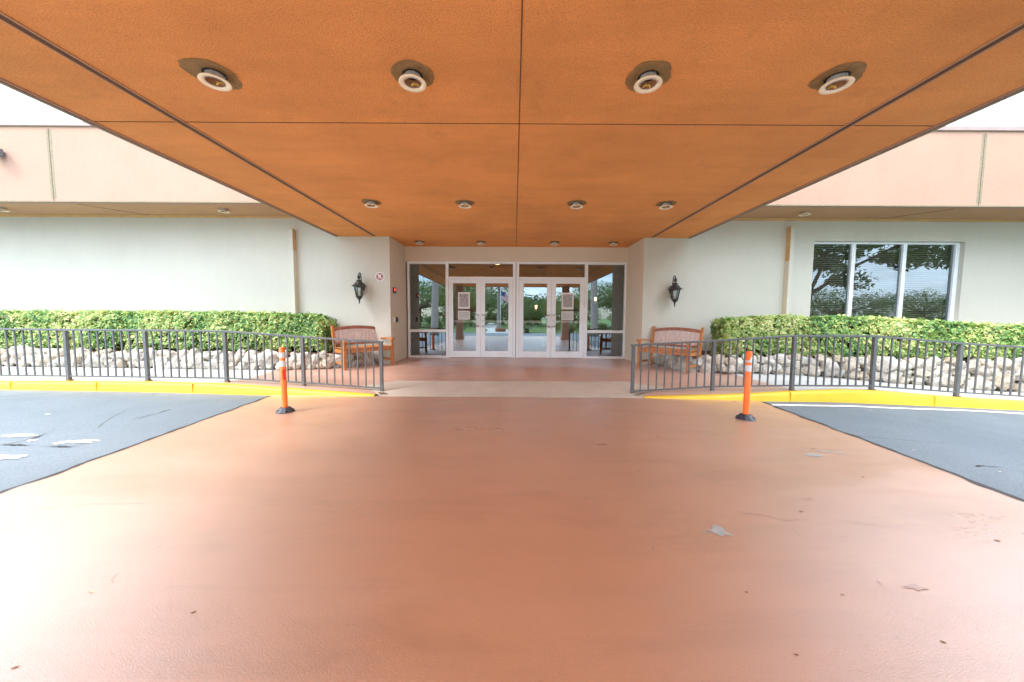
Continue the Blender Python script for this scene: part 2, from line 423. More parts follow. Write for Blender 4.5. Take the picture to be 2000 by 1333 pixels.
# far ground
g = MB(); g.box(-400,400,-400,300,-1.0,-.30); struct('ground', g, 'grass')
lawn = MB()
sheet(lambda y:-70, lambda y:70, -90, -11.0, 30, 30, lambda x,y: -.06 - .0*y, 0, lawn)
struct('lawn', lawn, 'grass')
pth = MB(); ribbon(pth, [(-1.2,-11),(-1.6,-20),(-3.5,-32),(-4,-60)], 2.2, -.05, 0, None, 0.02, .8); struct('path', pth, 'concrete')

# asphalt (one sheet with painted-over patches)
a = MB()
sheet(lambda y:-60, lambda y:60, -11, 1.0, 6, 20, lambda x,y: 0, -.012, a)
sheet(lambda y:-14, lambda y:14, 1.0, 6.3, 26, 56, ga, -.012, a)
sheet(lambda y:-60, lambda y:-14, 1.0, 40, 2, 2, lambda x,y: 0, -.012, a)
sheet(lambda y:14, lambda y:60, 1.0, 40, 2, 2, lambda x,y: 0, -.012, a)
for k, (px, py, w, d) in enumerate(((32,848,.33,.10),(60,857,.10,.05),(0,889,.45,.16),(152,858,.36,.10),(118,861,.12,.07),(176,856,.2,.06),(92,808,.09,.03))):
    c = onz(px, py, .02); blob(a, c, w*.9, d*.8, ga(c.x,c.y)-.006, 1, k+3, .5, 70)
cr = [onz(*p, .02) for p in ((0,866),(30,861),(70,851),(105,837))]; ribbon(a, cr, .022, -.005, 3, ga, .4, .03, .03)
cr = [onz(*p, .02) for p in ((0,865),(55,866),(110,868),(150,867),(188,854))]; ribbon(a, cr, .018, -.004, 3, ga, .4, .03, .03)
cr = [onz(*p, 0) for p in ((260,818),(300,810),(330,800))]; ribbon(a, cr, .012, -.004, 3, ga, .4, .03, .03)
cr = [onz(*p, -.02) for p in ((1905,913),(1950,915),(2000,925))]; ribbon(a, cr, .014, -.005, 3, ga, .4, .03, .03)
wl = [onz(1504,790.5,-.003), onz(1620,793,-.006), onz(1760,797,-.03), onz(1880,800,-.06), onz(2000,804.5,-.08)]
wl.append(wl[-1] + (wl[-1]-wl[-2])*3)
ribbon(a, wl, .085, -.006, 1, ga, .04)
struct('asphalt_road', a, ['asphalt','rollwhite','crack','tar'])

# terracotta driveway
def dl(y): return pw(y, [(-6,-3.35),(2.5,-3.83),(5.84,-4.06)])
def dr(y): return pw(y, [(-6,3.35),(2.5,3.81),(5.61,4.04)])
d = MB(); sheet(dl, dr, -6, 5.5, 40, 20, lambda x,y: 0, 0, d)
vs = []; n = 40
for i in range(n+1):
    x = lerp(dl(5.5), dr(5.5), i/n); x2 = lerp(dl(5.86), dr(5.61), i/n)
    vs += [(x,5.5,0),(x2, kf(x2)+.02, 0)]
d.add(vs, [(2*i,2*i+2,2*i+3,2*i+1) for i in range(n)], 0, True)
for k, (px,py,w,dd,mi) in enumerate(((1407,1038,.115,.085,1),(1383,1041,.03,.02,1),(1372,1040,.018,.012,1),(1590,890,.13,.06,1),(1615,883,.22,.022,1),(1643,886,.10,.018,1),
        (1785,1148,.09,.030,2),(1146,973,.03,.018,2),(1165,976,.02,.01,2),(1650,1050,.02,.012,2),(1720,1140,.012,.02,2),(1248,921,.03,.02,2),(1580,975,.06,.025,2))):
    c = onz(px, py, 0); blob(d, c, w, dd, .003, mi, k, .42 if mi == 1 else .8, 60)
def crack(pts, w=.005):
    ribbon(d, [onz(*p) for p in pts], w*.62, .0015, 3, None, .5, .02, .022)
crack(((80,995),(150,988),(230,984),(310,984),(370,988),(405,991),(450,988),(500,989),(545,984),(600,979),(640,977)), .0045)
crack(((410,993),(398,1008),(372,1024),(358,1038),(330,1055),(303,1073)), .004)
crack(((230,1120),(222,1132),(220,1140)), .004)
crack(((385,985),(400,965),(425,945)), .003)
crack(((1400,1000),(1450,1002),(1500,1008),(1530,1016),(1560,1016),(1600,1024),(1650,1020),(1720,1028),(1770,1026),(1830,1030),(1890,1031)), .0045)
crack(((1532,1018),(1545,1030),(1565,1048),(1590,1062)), .0035)
def edge_line(f, s):
    return [(f(y)+s, y) for y in [i*.25-6 for i in range(int(11.8/.25)+1)]]
ribbon(d, edge_line(dl, 0), .034, .003, 4, None, .45, .04)
ribbon(d, [p for p in edge_line(dr, 0) if p[1] < 5.62], .042, .003, 4, None, .45, .04)
struct('driveway', d, ['terra','worn','worn_dark','crack','tar'])

# walkway, landing, beige ramp
w = MB(); sheet(lambda y:-14, lambda y:14, lambda x: kf(x)+.12, 8.12, 16, 112, gw, 0, w)
ribbon(w, [(-5.9, 6.15), (-5.9, 7.3)], .008, .004, 1, gw, .3); ribbon(w, [(6.2, 5.75), (6.2, 7)], .008, .004, 1, gw, .3)
struct('pavement', w, ['concrete','crack'])
b0 = onz(547,723,.23); b1 = onz(480,740,.2); c0 = onz(1424,732,.2); c1 = onz(1545,762,.14)
t = MB()
sheet(lambda y: pw(y, [(5.8,b1.x-.35),(b1.y,b1.x),(b0.y,b0.x),(8.2,b0.x+.6)]), lambda y: pw(y, [(c1.y,c1.x+.05),(c0.y,c0.x),(8.2,c0.x-.9)]), lambda x: kf(x)+.12, 8.115, 20, 60, gw, .004, t)
t.box(-2.84,3.04,8.115,9.9,-.1,.244)
struct('landing', t, 'terra2')
be = MB(); sheet(lambda y: pw(y, [(5.78,-2.32),(6.15,-2.75),(6.62,-2.12)]), lambda y: pw(y, [(5.78,2.2),(6.15,2.78),(6.62,2.15)]), lambda x: kf(x)-.01 if abs(x) < 2.21 else kf(x)+.13, 6.62, 14, 40, lambda x,y: max(gw(x,y), .0)+max(-.002, min(.0085, -.002+(y-kf(x)+.01)*.12)) , 0, be)
struct('kerb_ramp', be, 'beige_ramp')
def kerb(x0, x1):
    k = MB(); n = int(abs(x1-x0)/.1); vs = []
    prof = lambda x: [(kf(x)-.015, ga(x,kf(x))-.05),(kf(x), kz(x)-.035),(kf(x)+.008, kz(x)-.014),(kf(x)+.03, kz(x)+.003),(kf(x)+.12, kz(x)+.008),(kf(x)+.14, kz(x)-.03)]
    for i in range(n+1):
        x = lerp(x0,x1,i/n); j = .004*noise.noise(Vector((x*3,0,0)))
        vs += [(x, y+j, z+j) for y, z in prof(x)]
    k.add(vs, [(6*i+q, 6*i+q+1, 6*i+7+q, 6*i+6+q) if x1 < x0 else (6*i+q, 6*i+6+q, 6*i+7+q, 6*i+q+1) for i in range(n) for q in range(5)], 0, True)
    for xx in ((-5.5,-7.2,-8.7) if x0 < 0 else (4.55, 6.9)):
        k.box(xx-.0025,xx+.0025,kf(xx)-.018,kf(xx)+.11,ga(xx,kf(xx)),kz(xx)+.006, 1)
    struct('kerb', k, ['yellow','kerbjoint'])
kerb(-14, -2.33); kerb(2.22, 14)

# ------------------------------------------------------------------ building
H, HS = 3.18, 3.61
XL, XR = -2.83, 3.03
YW, YD, YF = 8.12, 9.32, 7.08
CL, CR = -4.05, 4.07
FL = .244
B = thing('entrance_building', 'long low cream building with peach fascia band and glass entrance doors', 'building', (0,9,0))
mb = MB(); mb.box(-24, XL, YW, YW+.25, -.2, HS); obj('wall', mb, 'wall', B)
WX0, WX1, WZ0, WZ1 = 6.92, 10.38, 1.15, 3.12
mb = MB(); mb.box(XR, WX0, YW, YW+.25, -.2, HS); mb.box(WX1, 24, YW, YW+.25, -.2, HS)
mb.box(WX0, WX1, YW, YW+.25, WZ1, HS); mb.box(WX0, WX1, YW, YW+.25, -.2, WZ0); obj('wall', mb, 'wall', B)
mb = MB(); mb.box(XL-.2, XL, YW+.25, YD+.2, 0, H+.3); obj('recess_wall', mb, 'recess', B)
mb = MB(); mb.box(XR, XR+.2, YW+.25, YD+.2, 0, H+.3); obj('recess_wall', mb, 'recess', B)
# thin beige return on the inner ends of the front walls
mb = MB(); mb.box(XL, XL+.004, YW+.002, YD, FL-.1, H); obj('recess_lining', mb, 'recess', B)
mb = MB(); mb.box(XR-.004, XR, YW+.002, YD, FL-.1, H); obj('recess_lining', mb, 'recess', B)
mb = MB(); mb.box(XL, XR, YD-.03, YD+.2, 2.80, H+.3); obj('lintel_wall', mb, 'recess', B)
# fascia, soffit, coping per side
for s, (xa, xb, jx) in enumerate(((-24, CL-.002, (-9.1,-17)), (CR+.002, 24, (9.24,17)))):
    mb = MB()
    ys = YF
    mb.box(xa, xb, ys, ys+.2, HS-.012, 5.005)
    for j in jx:
        mb.box(j-.05, j+.05, ys-.0022, ys, HS+.02, 4.96, 1); mb.box(j-.004, j+.004, ys-.005, ys-.0022, HS-.01, 4.98, 2)
    obj('fascia', mb, ['fascia','joint','groove'], B)
    mb = MB(); mb.box(xa, xb, ys-.006, ys+.03, HS-.035, HS-.012); obj('drip_edge', mb, 'joint', B)
    mb = MB(); mb.box(xa, xb, ys-.03, ys+.3, 5.02, 5.10); mb.box(xa, xb, ys-.012, ys+.25, 5.005, 5.02, 1); obj('coping', mb, ['coping','joint'], B, .004)
    mb = MB(); mb.box(xa, xb, ys+.03, YW+.02, HS, HS+.1)
    for j in jx:
        q = (j+.9*(-1 if j > 0 else 1))
        mb.bar((j, ys+.03, HS-.002), (q, YW, HS-.002), .012, .006, 1)
    obj('soffit', mb, ['soffit','groove'], B)
    mb = MB(); mb.box(xa, xb, YW-.06, YW, HS-.045, HS-.002); obj('wall_trim', mb, 'trimtan', B)
# upper wall above canopy soffit, roof
mb = MB(); mb.box(-24, 24, YF+.2, 26, 4.75, 4.9); obj('roof', mb, 'roofing', B)
mb = MB(); mb.box(-24,-23.8,YW,26,-.2,4.9); mb.box(23.8,24,YW,26,-.2,4.9); mb.box(-24,24,25.8,26,-.2,4.9); obj('rear_wall', mb, 'wall', B)
# narrow fins on the wall
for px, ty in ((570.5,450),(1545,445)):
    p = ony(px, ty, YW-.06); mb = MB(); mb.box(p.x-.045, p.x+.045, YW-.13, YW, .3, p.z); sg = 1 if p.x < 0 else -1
    xi = p.x+.045*sg; zc = p.z-(.45 if sg > 0 else .75); mb.box(min(xi,xi+.004*sg),max(xi,xi+.004*sg),YW-.128,YW,zc,p.z-.002,1); mb.box(min(xi,xi+.004*sg),max(xi,xi+.004*sg),YW-.128,YW,.3,zc,2); o = obj('wall_fin', mb, ['wall','trimtan','recess'], B)  # shade put into the inner side face's tan colour; ochre top also unfaded paint
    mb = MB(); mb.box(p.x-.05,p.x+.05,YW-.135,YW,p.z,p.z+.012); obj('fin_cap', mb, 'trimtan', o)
# storefront frame
def X9(px): return ony(px, 600, YD).x
xs = dict(l=X9(796), a0=X9(870.5), a1=X9(876), c0=X9(1001.5), c1=X9(1013.5), b0=X9(1141.5), b1=X9(1147.5), r=X9(1223))
fy0, fy1 = YD, YD+.12
ZT, ZTR = 2.80, 2.36
fr = MB()
def fb(x0,x1,z0,z1,p=0): fr.box(x0,x1,fy0-p,fy1,z0,z1)
fb(xs['l'], xs['l']+.05, FL, ZT); fb(xs['r']-.05, xs['r'], FL, ZT)
fb(xs['a0'], xs['a1'], FL, ZT, .003); fb(xs['b0'], xs['b1'], FL, ZT, .003)
cm = (xs['c0']+xs['c1'])/2
fb(xs['c0'], cm-.006, FL, ZT, .003); fb(cm+.006, xs['c1'], FL, ZT, .003); fr.box(cm-.006,cm+.006,fy0+.03,fy1,FL,ZT,1)
for x0, x1 in ((xs['l']+.05, xs['a0']), (xs['b1'], xs['r']-.05)):
    fb(x0,x1,ZT-.06,ZT); fb(x0,x1,FL,FL+.055); fb(x0,x1,.93,1.0)
for x0, x1 in ((xs['a1'], xs['c0']), (xs['c1'], xs['b0'])):
    fb(x0,x1,ZT-.05,ZT); fb(x0,x1,ZTR-.02,ZTR+.045)
SF = obj('storefront_frame', fr, ['white_al','black_gap'], B, .004)
for x0,x1,z0,z1 in ((xs['l']+.05,xs['a0'],1.0,ZT-.06),(xs['l']+.05,xs['a0'],FL+.055,.93),(xs['b1'],xs['r']-.05,1.0,ZT-.06),(xs['b1'],xs['r']-.05,FL+.055,.93),
                    (xs['a1'],xs['c0'],ZTR+.045,ZT-.05),(xs['c1'],xs['b0'],ZTR+.045,ZT-.05)):
    mb = MB(); mb.add([(x0,YD+.055,z0),(x1,YD+.055,z0),(x1,YD+.055,z1),(x0,YD+.055,z1)], [(0,1,2,3)]); obj('glass_pane', mb, 'door_glass', SF)
mid1 = X9(938.5); mid2 = X9(1077)
def door(x0, x1, hs):
    z0, z1 = FL+.012, ZTR-.024; y0, y1 = YD+.012, YD+.062
    st = .115
    mb = MB(); mb.box(x0,x0+st,y0,y1,z0,z1); mb.box(x1-st,x1,y0,y1,z0,z1)
    mb.box(x0+st,x1-st,y0,y1,z1-.10,z1); mb.box(x0+st,x1-st,y0,y1,z0,z0+.17)
    D = obj('door', mb, 'white_al', B, .003)
    mb = MB(); mb.add([(x0+st,y0+.025,z0+.17),(x1-st,y0+.025,z0+.17),(x1-st,y0+.025,z1-.10),(x0+st,y0+.025,z1-.10)], [(0,1,2,3)]); obj('door_pane', mb, 'door_glass', D)
    mb = MB(); mb.box(x0+st,x1-st,y0+.04,y0+.09,1.19,1.26); obj('push_bar', mb, 'steel', D, .006)
    hx = x1-.055 if hs > 0 else x0+.055; dx = -.05*hs
    mb = MB(); mb.tube([(hx,y0,1.40),(hx+dx*.3,y0-.03,1.405),(hx+dx,y0-.06,1.39),(hx+dx,y0-.062,1.30),(hx+dx,y0-.062,1.16),(hx+dx,y0-.06,1.10),(hx+dx*.3,y0-.03,1.085),(hx,y0,1.09)], .0125, 10)
    mb.lathe([(0,-.001),(.025,-.001),(.025,.006),(0,.008)], (0,0,0), 12, 0, True, Matrix.Translation((hx,y0,1.40)) @ Matrix.Rotation(R(90),4,'X'))
    mb.lathe([(0,-.001),(.025,-.001),(.025,.006),(0,.008)], (0,0,0), 12, 0, True, Matrix.Translation((hx,y0,1.09)) @ Matrix.Rotation(R(90),4,'X'))
    obj('pull_handle', mb, 'steel', D)
    if hs < 0:
        mb = MB(); mb.lathe([(0,0),(.02,0),(.02,.012),(.012,.016),(0,.016)], (0,0,0), 14, 0, True, Matrix.Translation((hx,y0,1.24)) @ Matrix.Rotation(R(90),4,'X')); obj('lock', mb, 'steel', D)
    return x0+st, x1-st, y0+.02
D1 = door(xs['a1']+.004, mid1-.003, 1); D2 = door(mid1+.003, xs['c0']-.004, -1)
D3 = door(xs['c1']+.004, mid2-.003, 1); D4 = door(mid2+.003, xs['b0']-.004, -1)
# notices taped to the glass
def poster_mat():
    m, nt, b = newmat('grey_pink_poster_print')
    c = ramp(nt, nz(nt, 14, 6, .7), ((.3,(.20,.22,.24)),(.5,(.36,.38,.40)),(.62,(.50,.38,.40)),(.75,(.62,.62,.64))))
    L(nt, c, b.inputs['Base Color']); b.inputs['Roughness'].default_value = .5; return m
M['poster'] = poster_mat()
for (px0,px1,lab) in ((894.5,917.5,'left'),(1097,1120.5,'right')):
    x0, x1 = X9(px0), X9(px1); y = YD+.03
    zt = ony(1000, 571.5, YD).z; zb = ony(1000, 604, YD).z
    mb = MB(); mb.box(x0,x1,y-.008,y,zb,zt); mb.box(x0+.035,x1-.035,y-.0095,y-.008,zb+.055,zt-.045,1)
    tag(obj('poster', mb, ['paper','poster']), f'white framed grey printed poster on the {lab} pair of entrance doors', 'poster')
    zt = ony(1000, 608, YD).z; zb = ony(1000, 625, YD).z
    mb = MB(); mb.box(x0,x1,y-.006,y,zb,zt); mb.box(x0+.02,x1-.02,y-.0075,y-.006,zb+.02,zt-.02,1)
    tag(obj('notice', mb, ['paper','paper_grey']), f'small plain pale notice below the poster on the {lab} pair of doors', 'notice')
# right-hand window
fw = MB(); wy = YW+.09
x1_, x2_ = ony(1676,472,YW).x, ony(1777,474,YW).x
def wb(x0,x1,z0,z1,p=0): fw.box(x0,x1,wy-p,wy+.08,z0,z1)
wb(WX0,WX1,WZ1-.045,WZ1); wb(WX0,WX1,WZ0,WZ0+.05)
cols = [(WX0,WX0+.02),(x1_-.035,x1_+.05),(x2_-.035,x2_+.05),(WX1-.09,WX1)]
for (xa,xb) in cols: wb(xa,xb,WZ0+.05,WZ1-.045,.004)
W = obj('window', fw, 'white_al', B, .004)
for (c0_,c1_) in zip(cols, cols[1:]):
    xa, xb = c0_[1], c1_[0]
    mb = MB(); mb.add([(xa,wy+.04,WZ0+.05),(xb,wy+.04,WZ0+.05),(xb,wy+.04,WZ1-.045),(xa,wy+.04,WZ1-.045)], [(0,1,2,3)]); obj('window_pane', mb, 'win_glass', W)
for lab, c0_, c1_ in zip(('left','middle','right'), cols, cols[1:]):
    xa, xb = c0_[1]+.012, c1_[0]-.012
    t_ = thing('venetian_blind', f'closed tan slatted blind behind the {lab} pane of the wide window', 'blind', ((xa+xb)/2, wy+.14, WZ0), 0, 'blinds in the wide window')
    mb = MB(); z = WZ0+.04
    while z < WZ1-.06:
        mb.add([(xa,wy+.125,z-.011),(xb,wy+.125,z-.011),(xb,wy+.155,z+.018),(xa,wy+.155,z+.018)], [(0,1,2,3)]); z += .044
    obj('slats', mb, 'blind', t_)
    mb = MB(); mb.box(xa,xb,wy+.12,wy+.16,WZ1-.06,WZ1-.02); obj('headrail', mb, 'blind', t_)
    mb = MB()
    for q in (.2,.8): mb.box(lerp(xa,xb,q)-.002,lerp(xa,xb,q)+.002,wy+.120,wy+.122,WZ0+.05,WZ1-.05)
    obj('ladder_cord', mb, 'blind', t_)
mb = MB(); mb.box(6.5,10.8,YW+.25,YW+.27,.3,1.0)
mb.box(6.4,6.5,YW+.25,12,0,3.4); mb.box(10.8,10.9,YW+.25,12,0,3.4); mb.box(6.4,10.9,12,12.1,0,3.4); mb.box(6.5,10.8,YW+.3,12,3.3,3.4); mb.box(6.5,10.8,YW+.3,12,0,.1)
obj('room_wall', mb, 'lobby_wall', B)
# lobby
mb = MB(); mb.box(-6,6,YD+.125,19,-.05,FL-.006); obj('lobby_floor', mb, 'lobby_floor', B)
mb = MB(); mb.box(-6,-5.8,YD+.2,19,FL,3.3); mb.box(5.8,6,YD+.2,19,FL,3.3); mb.box(-5.8,-1.2,16,16.2,FL,3.3); mb.box(1.6,5.8,16,16.2,FL,3.3); mb.box(-1.2,1.6,16,16.2,2.5,3.3); mb.box(-5.8,5.8,18.8,19,FL,3.3)
mb.box(-2.95,-1.5,13.6,13.8,FL,3.2); mb.box(1.2,2.7,12.8,13,FL,3.2)
obj('lobby_wall', mb, 'lobby_wall', B)
mb = MB(); mb.box(-6,6,YD+.2,10.4,3.2,3.3); mb.box(-6,6,15,19,3.2,3.3); mb.box(-6,-2.4,10.4,15,3.2,3.3); mb.box(2.6,6,10.4,15,3.2,3.3); mb.box(-2.6,2.8,10.2,15.2,3.5,3.6)
mb.box(-2.4,2.6,10.35,10.4,3.2,3.5); mb.box(-2.4,2.6,15,15.05,3.2,3.5)
obj('lobby_ceiling', mb, 'lobby_ceiling', B)
for k, (x, y, lab) in enumerate(((-1.0,11.2,'left transom pane'),(1.5,11.2,'right transom pane'),(1.1,14,'right doors, deep inside'),(-.6,14.2,'left doors, deep inside'))):
    mb = MB(); mb.lathe([(0,0),(.09,0),(.09,.02),(.11,.02),(.11,.028)], (x,y,3.46), 16)
    tag(obj('lobby_downlight', mb, 'lamp_warm'), f'lit warm ceiling light in the lobby seen through the {lab}', 'ceiling light', 'lit lobby ceiling lights')
for (px,py,Y,lab) in ((1047,600,12.7,'right entrance doors'),(1163,585,12.7,'right sidelight'),(942,603,13.5,'left entrance doors')):
    p = ony(px,py,Y)
    t_ = thing('wall_sconce', f'warm lit lobby lamp on tan wall seen through the {lab}', 'lamp', (p.x,Y,p.z), 0, 'warm lobby lamps')
    mb = MB(); mb.lathe([(.03,-.06),(.04,.06)], p, 14); obj('lamp_shade', mb, 'lamp_warm', t_)
    mb = MB(); mb.box(p.x-.03,p.x+.03,Y+.0,Y+.1,p.z-.14,p.z-.09); obj('bracket', mb, 'brass', t_)
mb = MB(); mb.box(-2.0,-1.1,12.4,12.9,FL,1.25); mb.box(-2.05,-1.05,12.35,12.95,1.25,1.29)
tag(obj('reception_stand', mb, 'dark_wood'), 'brown wooden stand in the lobby behind the left door leaf', 'stand')
p = thing('potted_palm', 'tall brown pot with leafy plant in lobby behind left doors', 'potted plant', (-.85,10.5,FL))
mb = MB(); mb.lathe([(0,0),(.14,0),(.20,.5),(.22,.55),(.19,.55),(.17,.5),(0,.5)], (-.85,10.5,FL), 20); obj('pot', mb, 'terracotta_pot', p)
mb = MB()
for k in range(26):
    a_ = rnd.random()*6.28; h_ = rnd.uniform(.4,1.0); r_ = rnd.uniform(.15,.4)
    q = [Vector((-.85,10.5,FL+.5)), Vector((-.85+math.cos(a_)*r_*.5,10.5+math.sin(a_)*r_*.5,FL+.5+h_*.8)), Vector((-.85+math.cos(a_)*r_,10.5+math.sin(a_)*r_,FL+.5+h_*.9))]
    n_ = Vector((-math.sin(a_),math.cos(a_),0))*.03
    mb.add([q[0]-n_*.4,q[0]+n_*.4,q[1]+n_,q[1]-n_,q[2]], [(0,1,2,3),(3,2,4)])
obj('leaves', mb, 'tree_leaf', p)

# ------------------------------------------------------------------ canopy
C = thing('entrance_canopy', 'wide flat orange stucco canopy over the driveway reaching to the doors', 'canopy', (0,3,0))
YB = -2.6
mb = MB(); mb.box(CL+.06, CR-.06, YB+.06, YW, H, H+.12); mb.box(XL, XR, YW-.001, YD-.03, H, H+.12)
GX1, GX2, GXC, GY = -3.16, 3.19, .085, 3.45
def gl(x0,y0,x1,y1,w,mi=1): mb.bar((x0,y0,H-.001),(x1,y1,H-.001),w,.006,mi)
gl(GX1,YB+.1,GX1,YW,.045); gl(GX2,YB+.1,GX2,YW,.045); gl(.02,YB+.1,.095,YD-.04,.007)
gl(CL+.07,GY,CR-.07,GY,.0045); gl(CL+.07,-.9,CR-.07,-.9,.007)
LX, LY = (-2.28,-.77,1.03,2.47), (2.79,5.75,8.68)
for i, x in enumerate(LX):
    for j, y in enumerate(LY + (-.2,)):
        if j == 3 : continue
        k_ = i*3+j; pts = []; n = 40
        rr = (.165,.155,.17,.16)[i] * (1,.95,.8)[j]
        for q in range(n):
            t_ = 2*math.pi*q/n; r = rr*(1+.07*noise.noise(Vector((math.cos(t_)*1.3+k_*5, math.sin(t_)*1.3, k_)))*2 + .07*noise.noise(Vector((math.cos(t_)*6,math.sin(t_)*6,k_))))
            if i in (0,3) and j == 0: r *= 1+.25*max(0,math.cos(t_+(2.6 if i==0 else -.6)+3.14*(i==0)*0))**6
            pts.append((x+math.cos(t_)*r, y+math.sin(t_)*r, H-.003))
        mb.poly(pts[::-1], 2)
        mb.poly([(x+.078*math.cos(-2*math.pi*q/24), y+.078*math.sin(-2*math.pi*q/24), H-.006) for q in range(24)], 3)
obj('ceiling_panel', mb, ['ceiling','groove','bare','hole'], C)
for x in (GX1, GX2):
  for sd in (-1,1):
    mb = MB(); mb.box(x+sd*.034-.007, x+sd*.034+.007, YB+.1, YW, H-.010, H); obj('reveal_trim', mb, 'soffit', C)
mb = MB()
mb.box(CL, CL+.06, YB+.06, YW, H-.012, 4.9); mb.box(CR-.06, CR, YB+.06, YW, H-.012, 4.9); mb.box(CL, CR, YB, YB+.06, H-.012, 4.9)
obj('side_fascia', mb, 'fascia', C)
mb = MB()
mb.box(CL-.004, CL+.035, YB, YW-.002, H-.022, H-.012); mb.box(CR-.035, CR+.004, YB, YW-.002, H-.022, H-.012); mb.box(CL-.004,CR+.004,YB-.004,YB+.0,H-.022,H+.02)
obj('drip_edge', mb, 'joint', C)
mb = MB(); mb.box(CL+.06,CR-.06,YB+.06,YW,4.6,4.75); obj('roof_deck', mb, 'roofing', C)
mb = MB(); mb.box(XL-.2,XR+.2,YD-.03,YD+.0,H,3.5); 
for x in (-3.15, 3.2):
    mb = MB(); mb.box(x-.2,x+.2,YB+.1,YB+.5,0,H); mb.box(x-.24,x+.24,YB+.06,YB+.54,0,.18); obj('column', mb, 'fascia', C, .006)
# front wall strip above side trim where the canopy dies into the wall (thin yellow line)
mb = MB(); mb.box(CL+.06, XL, YW-.012, YW, H-.02, H); obj('wall_trim', mb, 'trimtan', C)
mb = MB(); mb.box(XR, CR-.06, YW-.012, YW, H-.02, H); obj('wall_trim', mb, 'trimtan', C)

# recessed downlights hanging out of the canopy
def downlight(loc, label, group='canopy downlights', r=1.0):
    x, y, z = loc
    T = thing('downlight', label, 'ceiling light', loc, 0, group)
    mb = MB(); mb.lathe([(.062,.012),(.066,-.004),(.100,-.014),(.103,-.010),(.100,-.003),(.070,.012)], (x,y,z-.052), 32); obj('trim_ring', mb, 'cream_trim', T)
    mb = MB(); mb.lathe([(.060,.0),(.064,.035),(.057,.07),(.057,.1)], (x,y,z-.06), 24)
    for q in range(4):
        a_ = q*1.57+.4; mb.box(x+.064*math.cos(a_)-.004, x+.064*math.cos(a_)+.004, y+.064*math.sin(a_)-.002, y+.064*math.sin(a_)+.002, z-.055, z+.0)
    obj('can', mb, 'can', T)
    mb = MB(); mb.lathe([(.0595,.0),(.053,.05),(.04,.055),(0,.055)], (x,y,z-.055), 24); obj('baffle', mb, 'baffle', T)
    mb = MB()
    for s in (-1,1): mb.bar((x+s*.028+.006,y+.044,z-.052),(x+s*.010+.006,y+.034,z-.036),.014,.004); 
    mb.lathe([(.008,0),(.012,.006),(.008,.012)], (x+.006,y+.036,z-.05), 10)
    obj('socket_clip', mb, 'brass', T)
    return T
proto = None
cn = ('first from left','second from left','third from left','rightmost'); rn = ('nearest row','middle row','row by the doors')
for j, y in enumerate(LY):
    for i, x in enumerate(LX):
        lab = f'round cream recessed light under the canopy, {rn[j]}, {cn[i]}'
        if proto is None: proto = downlight((x,y,H), lab)
        else:
            o = dup(proto, (x,y,H), 0, lab)
            if j == 2: o.scale = (.9,.9,.9)
for px, lab in ((3,'at the far left edge of the left roof overhang'),(437,'under the left roof overhang near the canopy'),(1572,'under the right roof overhang above the tan wall fin')):
    p = ony(px, 412 if px < 1000 else 418, 7.58); dup(proto, (p.x, 7.58, HS), 0, f'round cream light {lab}')

# ------------------------------------------------------------------ flood light on left fascia
p = ony(-3, 297, YF-.1); x, z = p.x-.06, p.z
T = thing('flood_light', 'small grey box flood light on the left peach fascia', 'flood light', (x,YF,z))
mb = MB(); mb.box(x-.12,x+.09,YF-.16,YF-.05,z-.07,z+.07); mb.box(x-.13,x+.10,YF-.17,YF-.16,z-.08,z+.08); obj('housing', mb, 'rail', T, .006)
mb = MB(); mb.box(x-.04,x+.04,YF-.05,YF,z-.04,z+.04); obj('bracket', mb, 'rail', T)

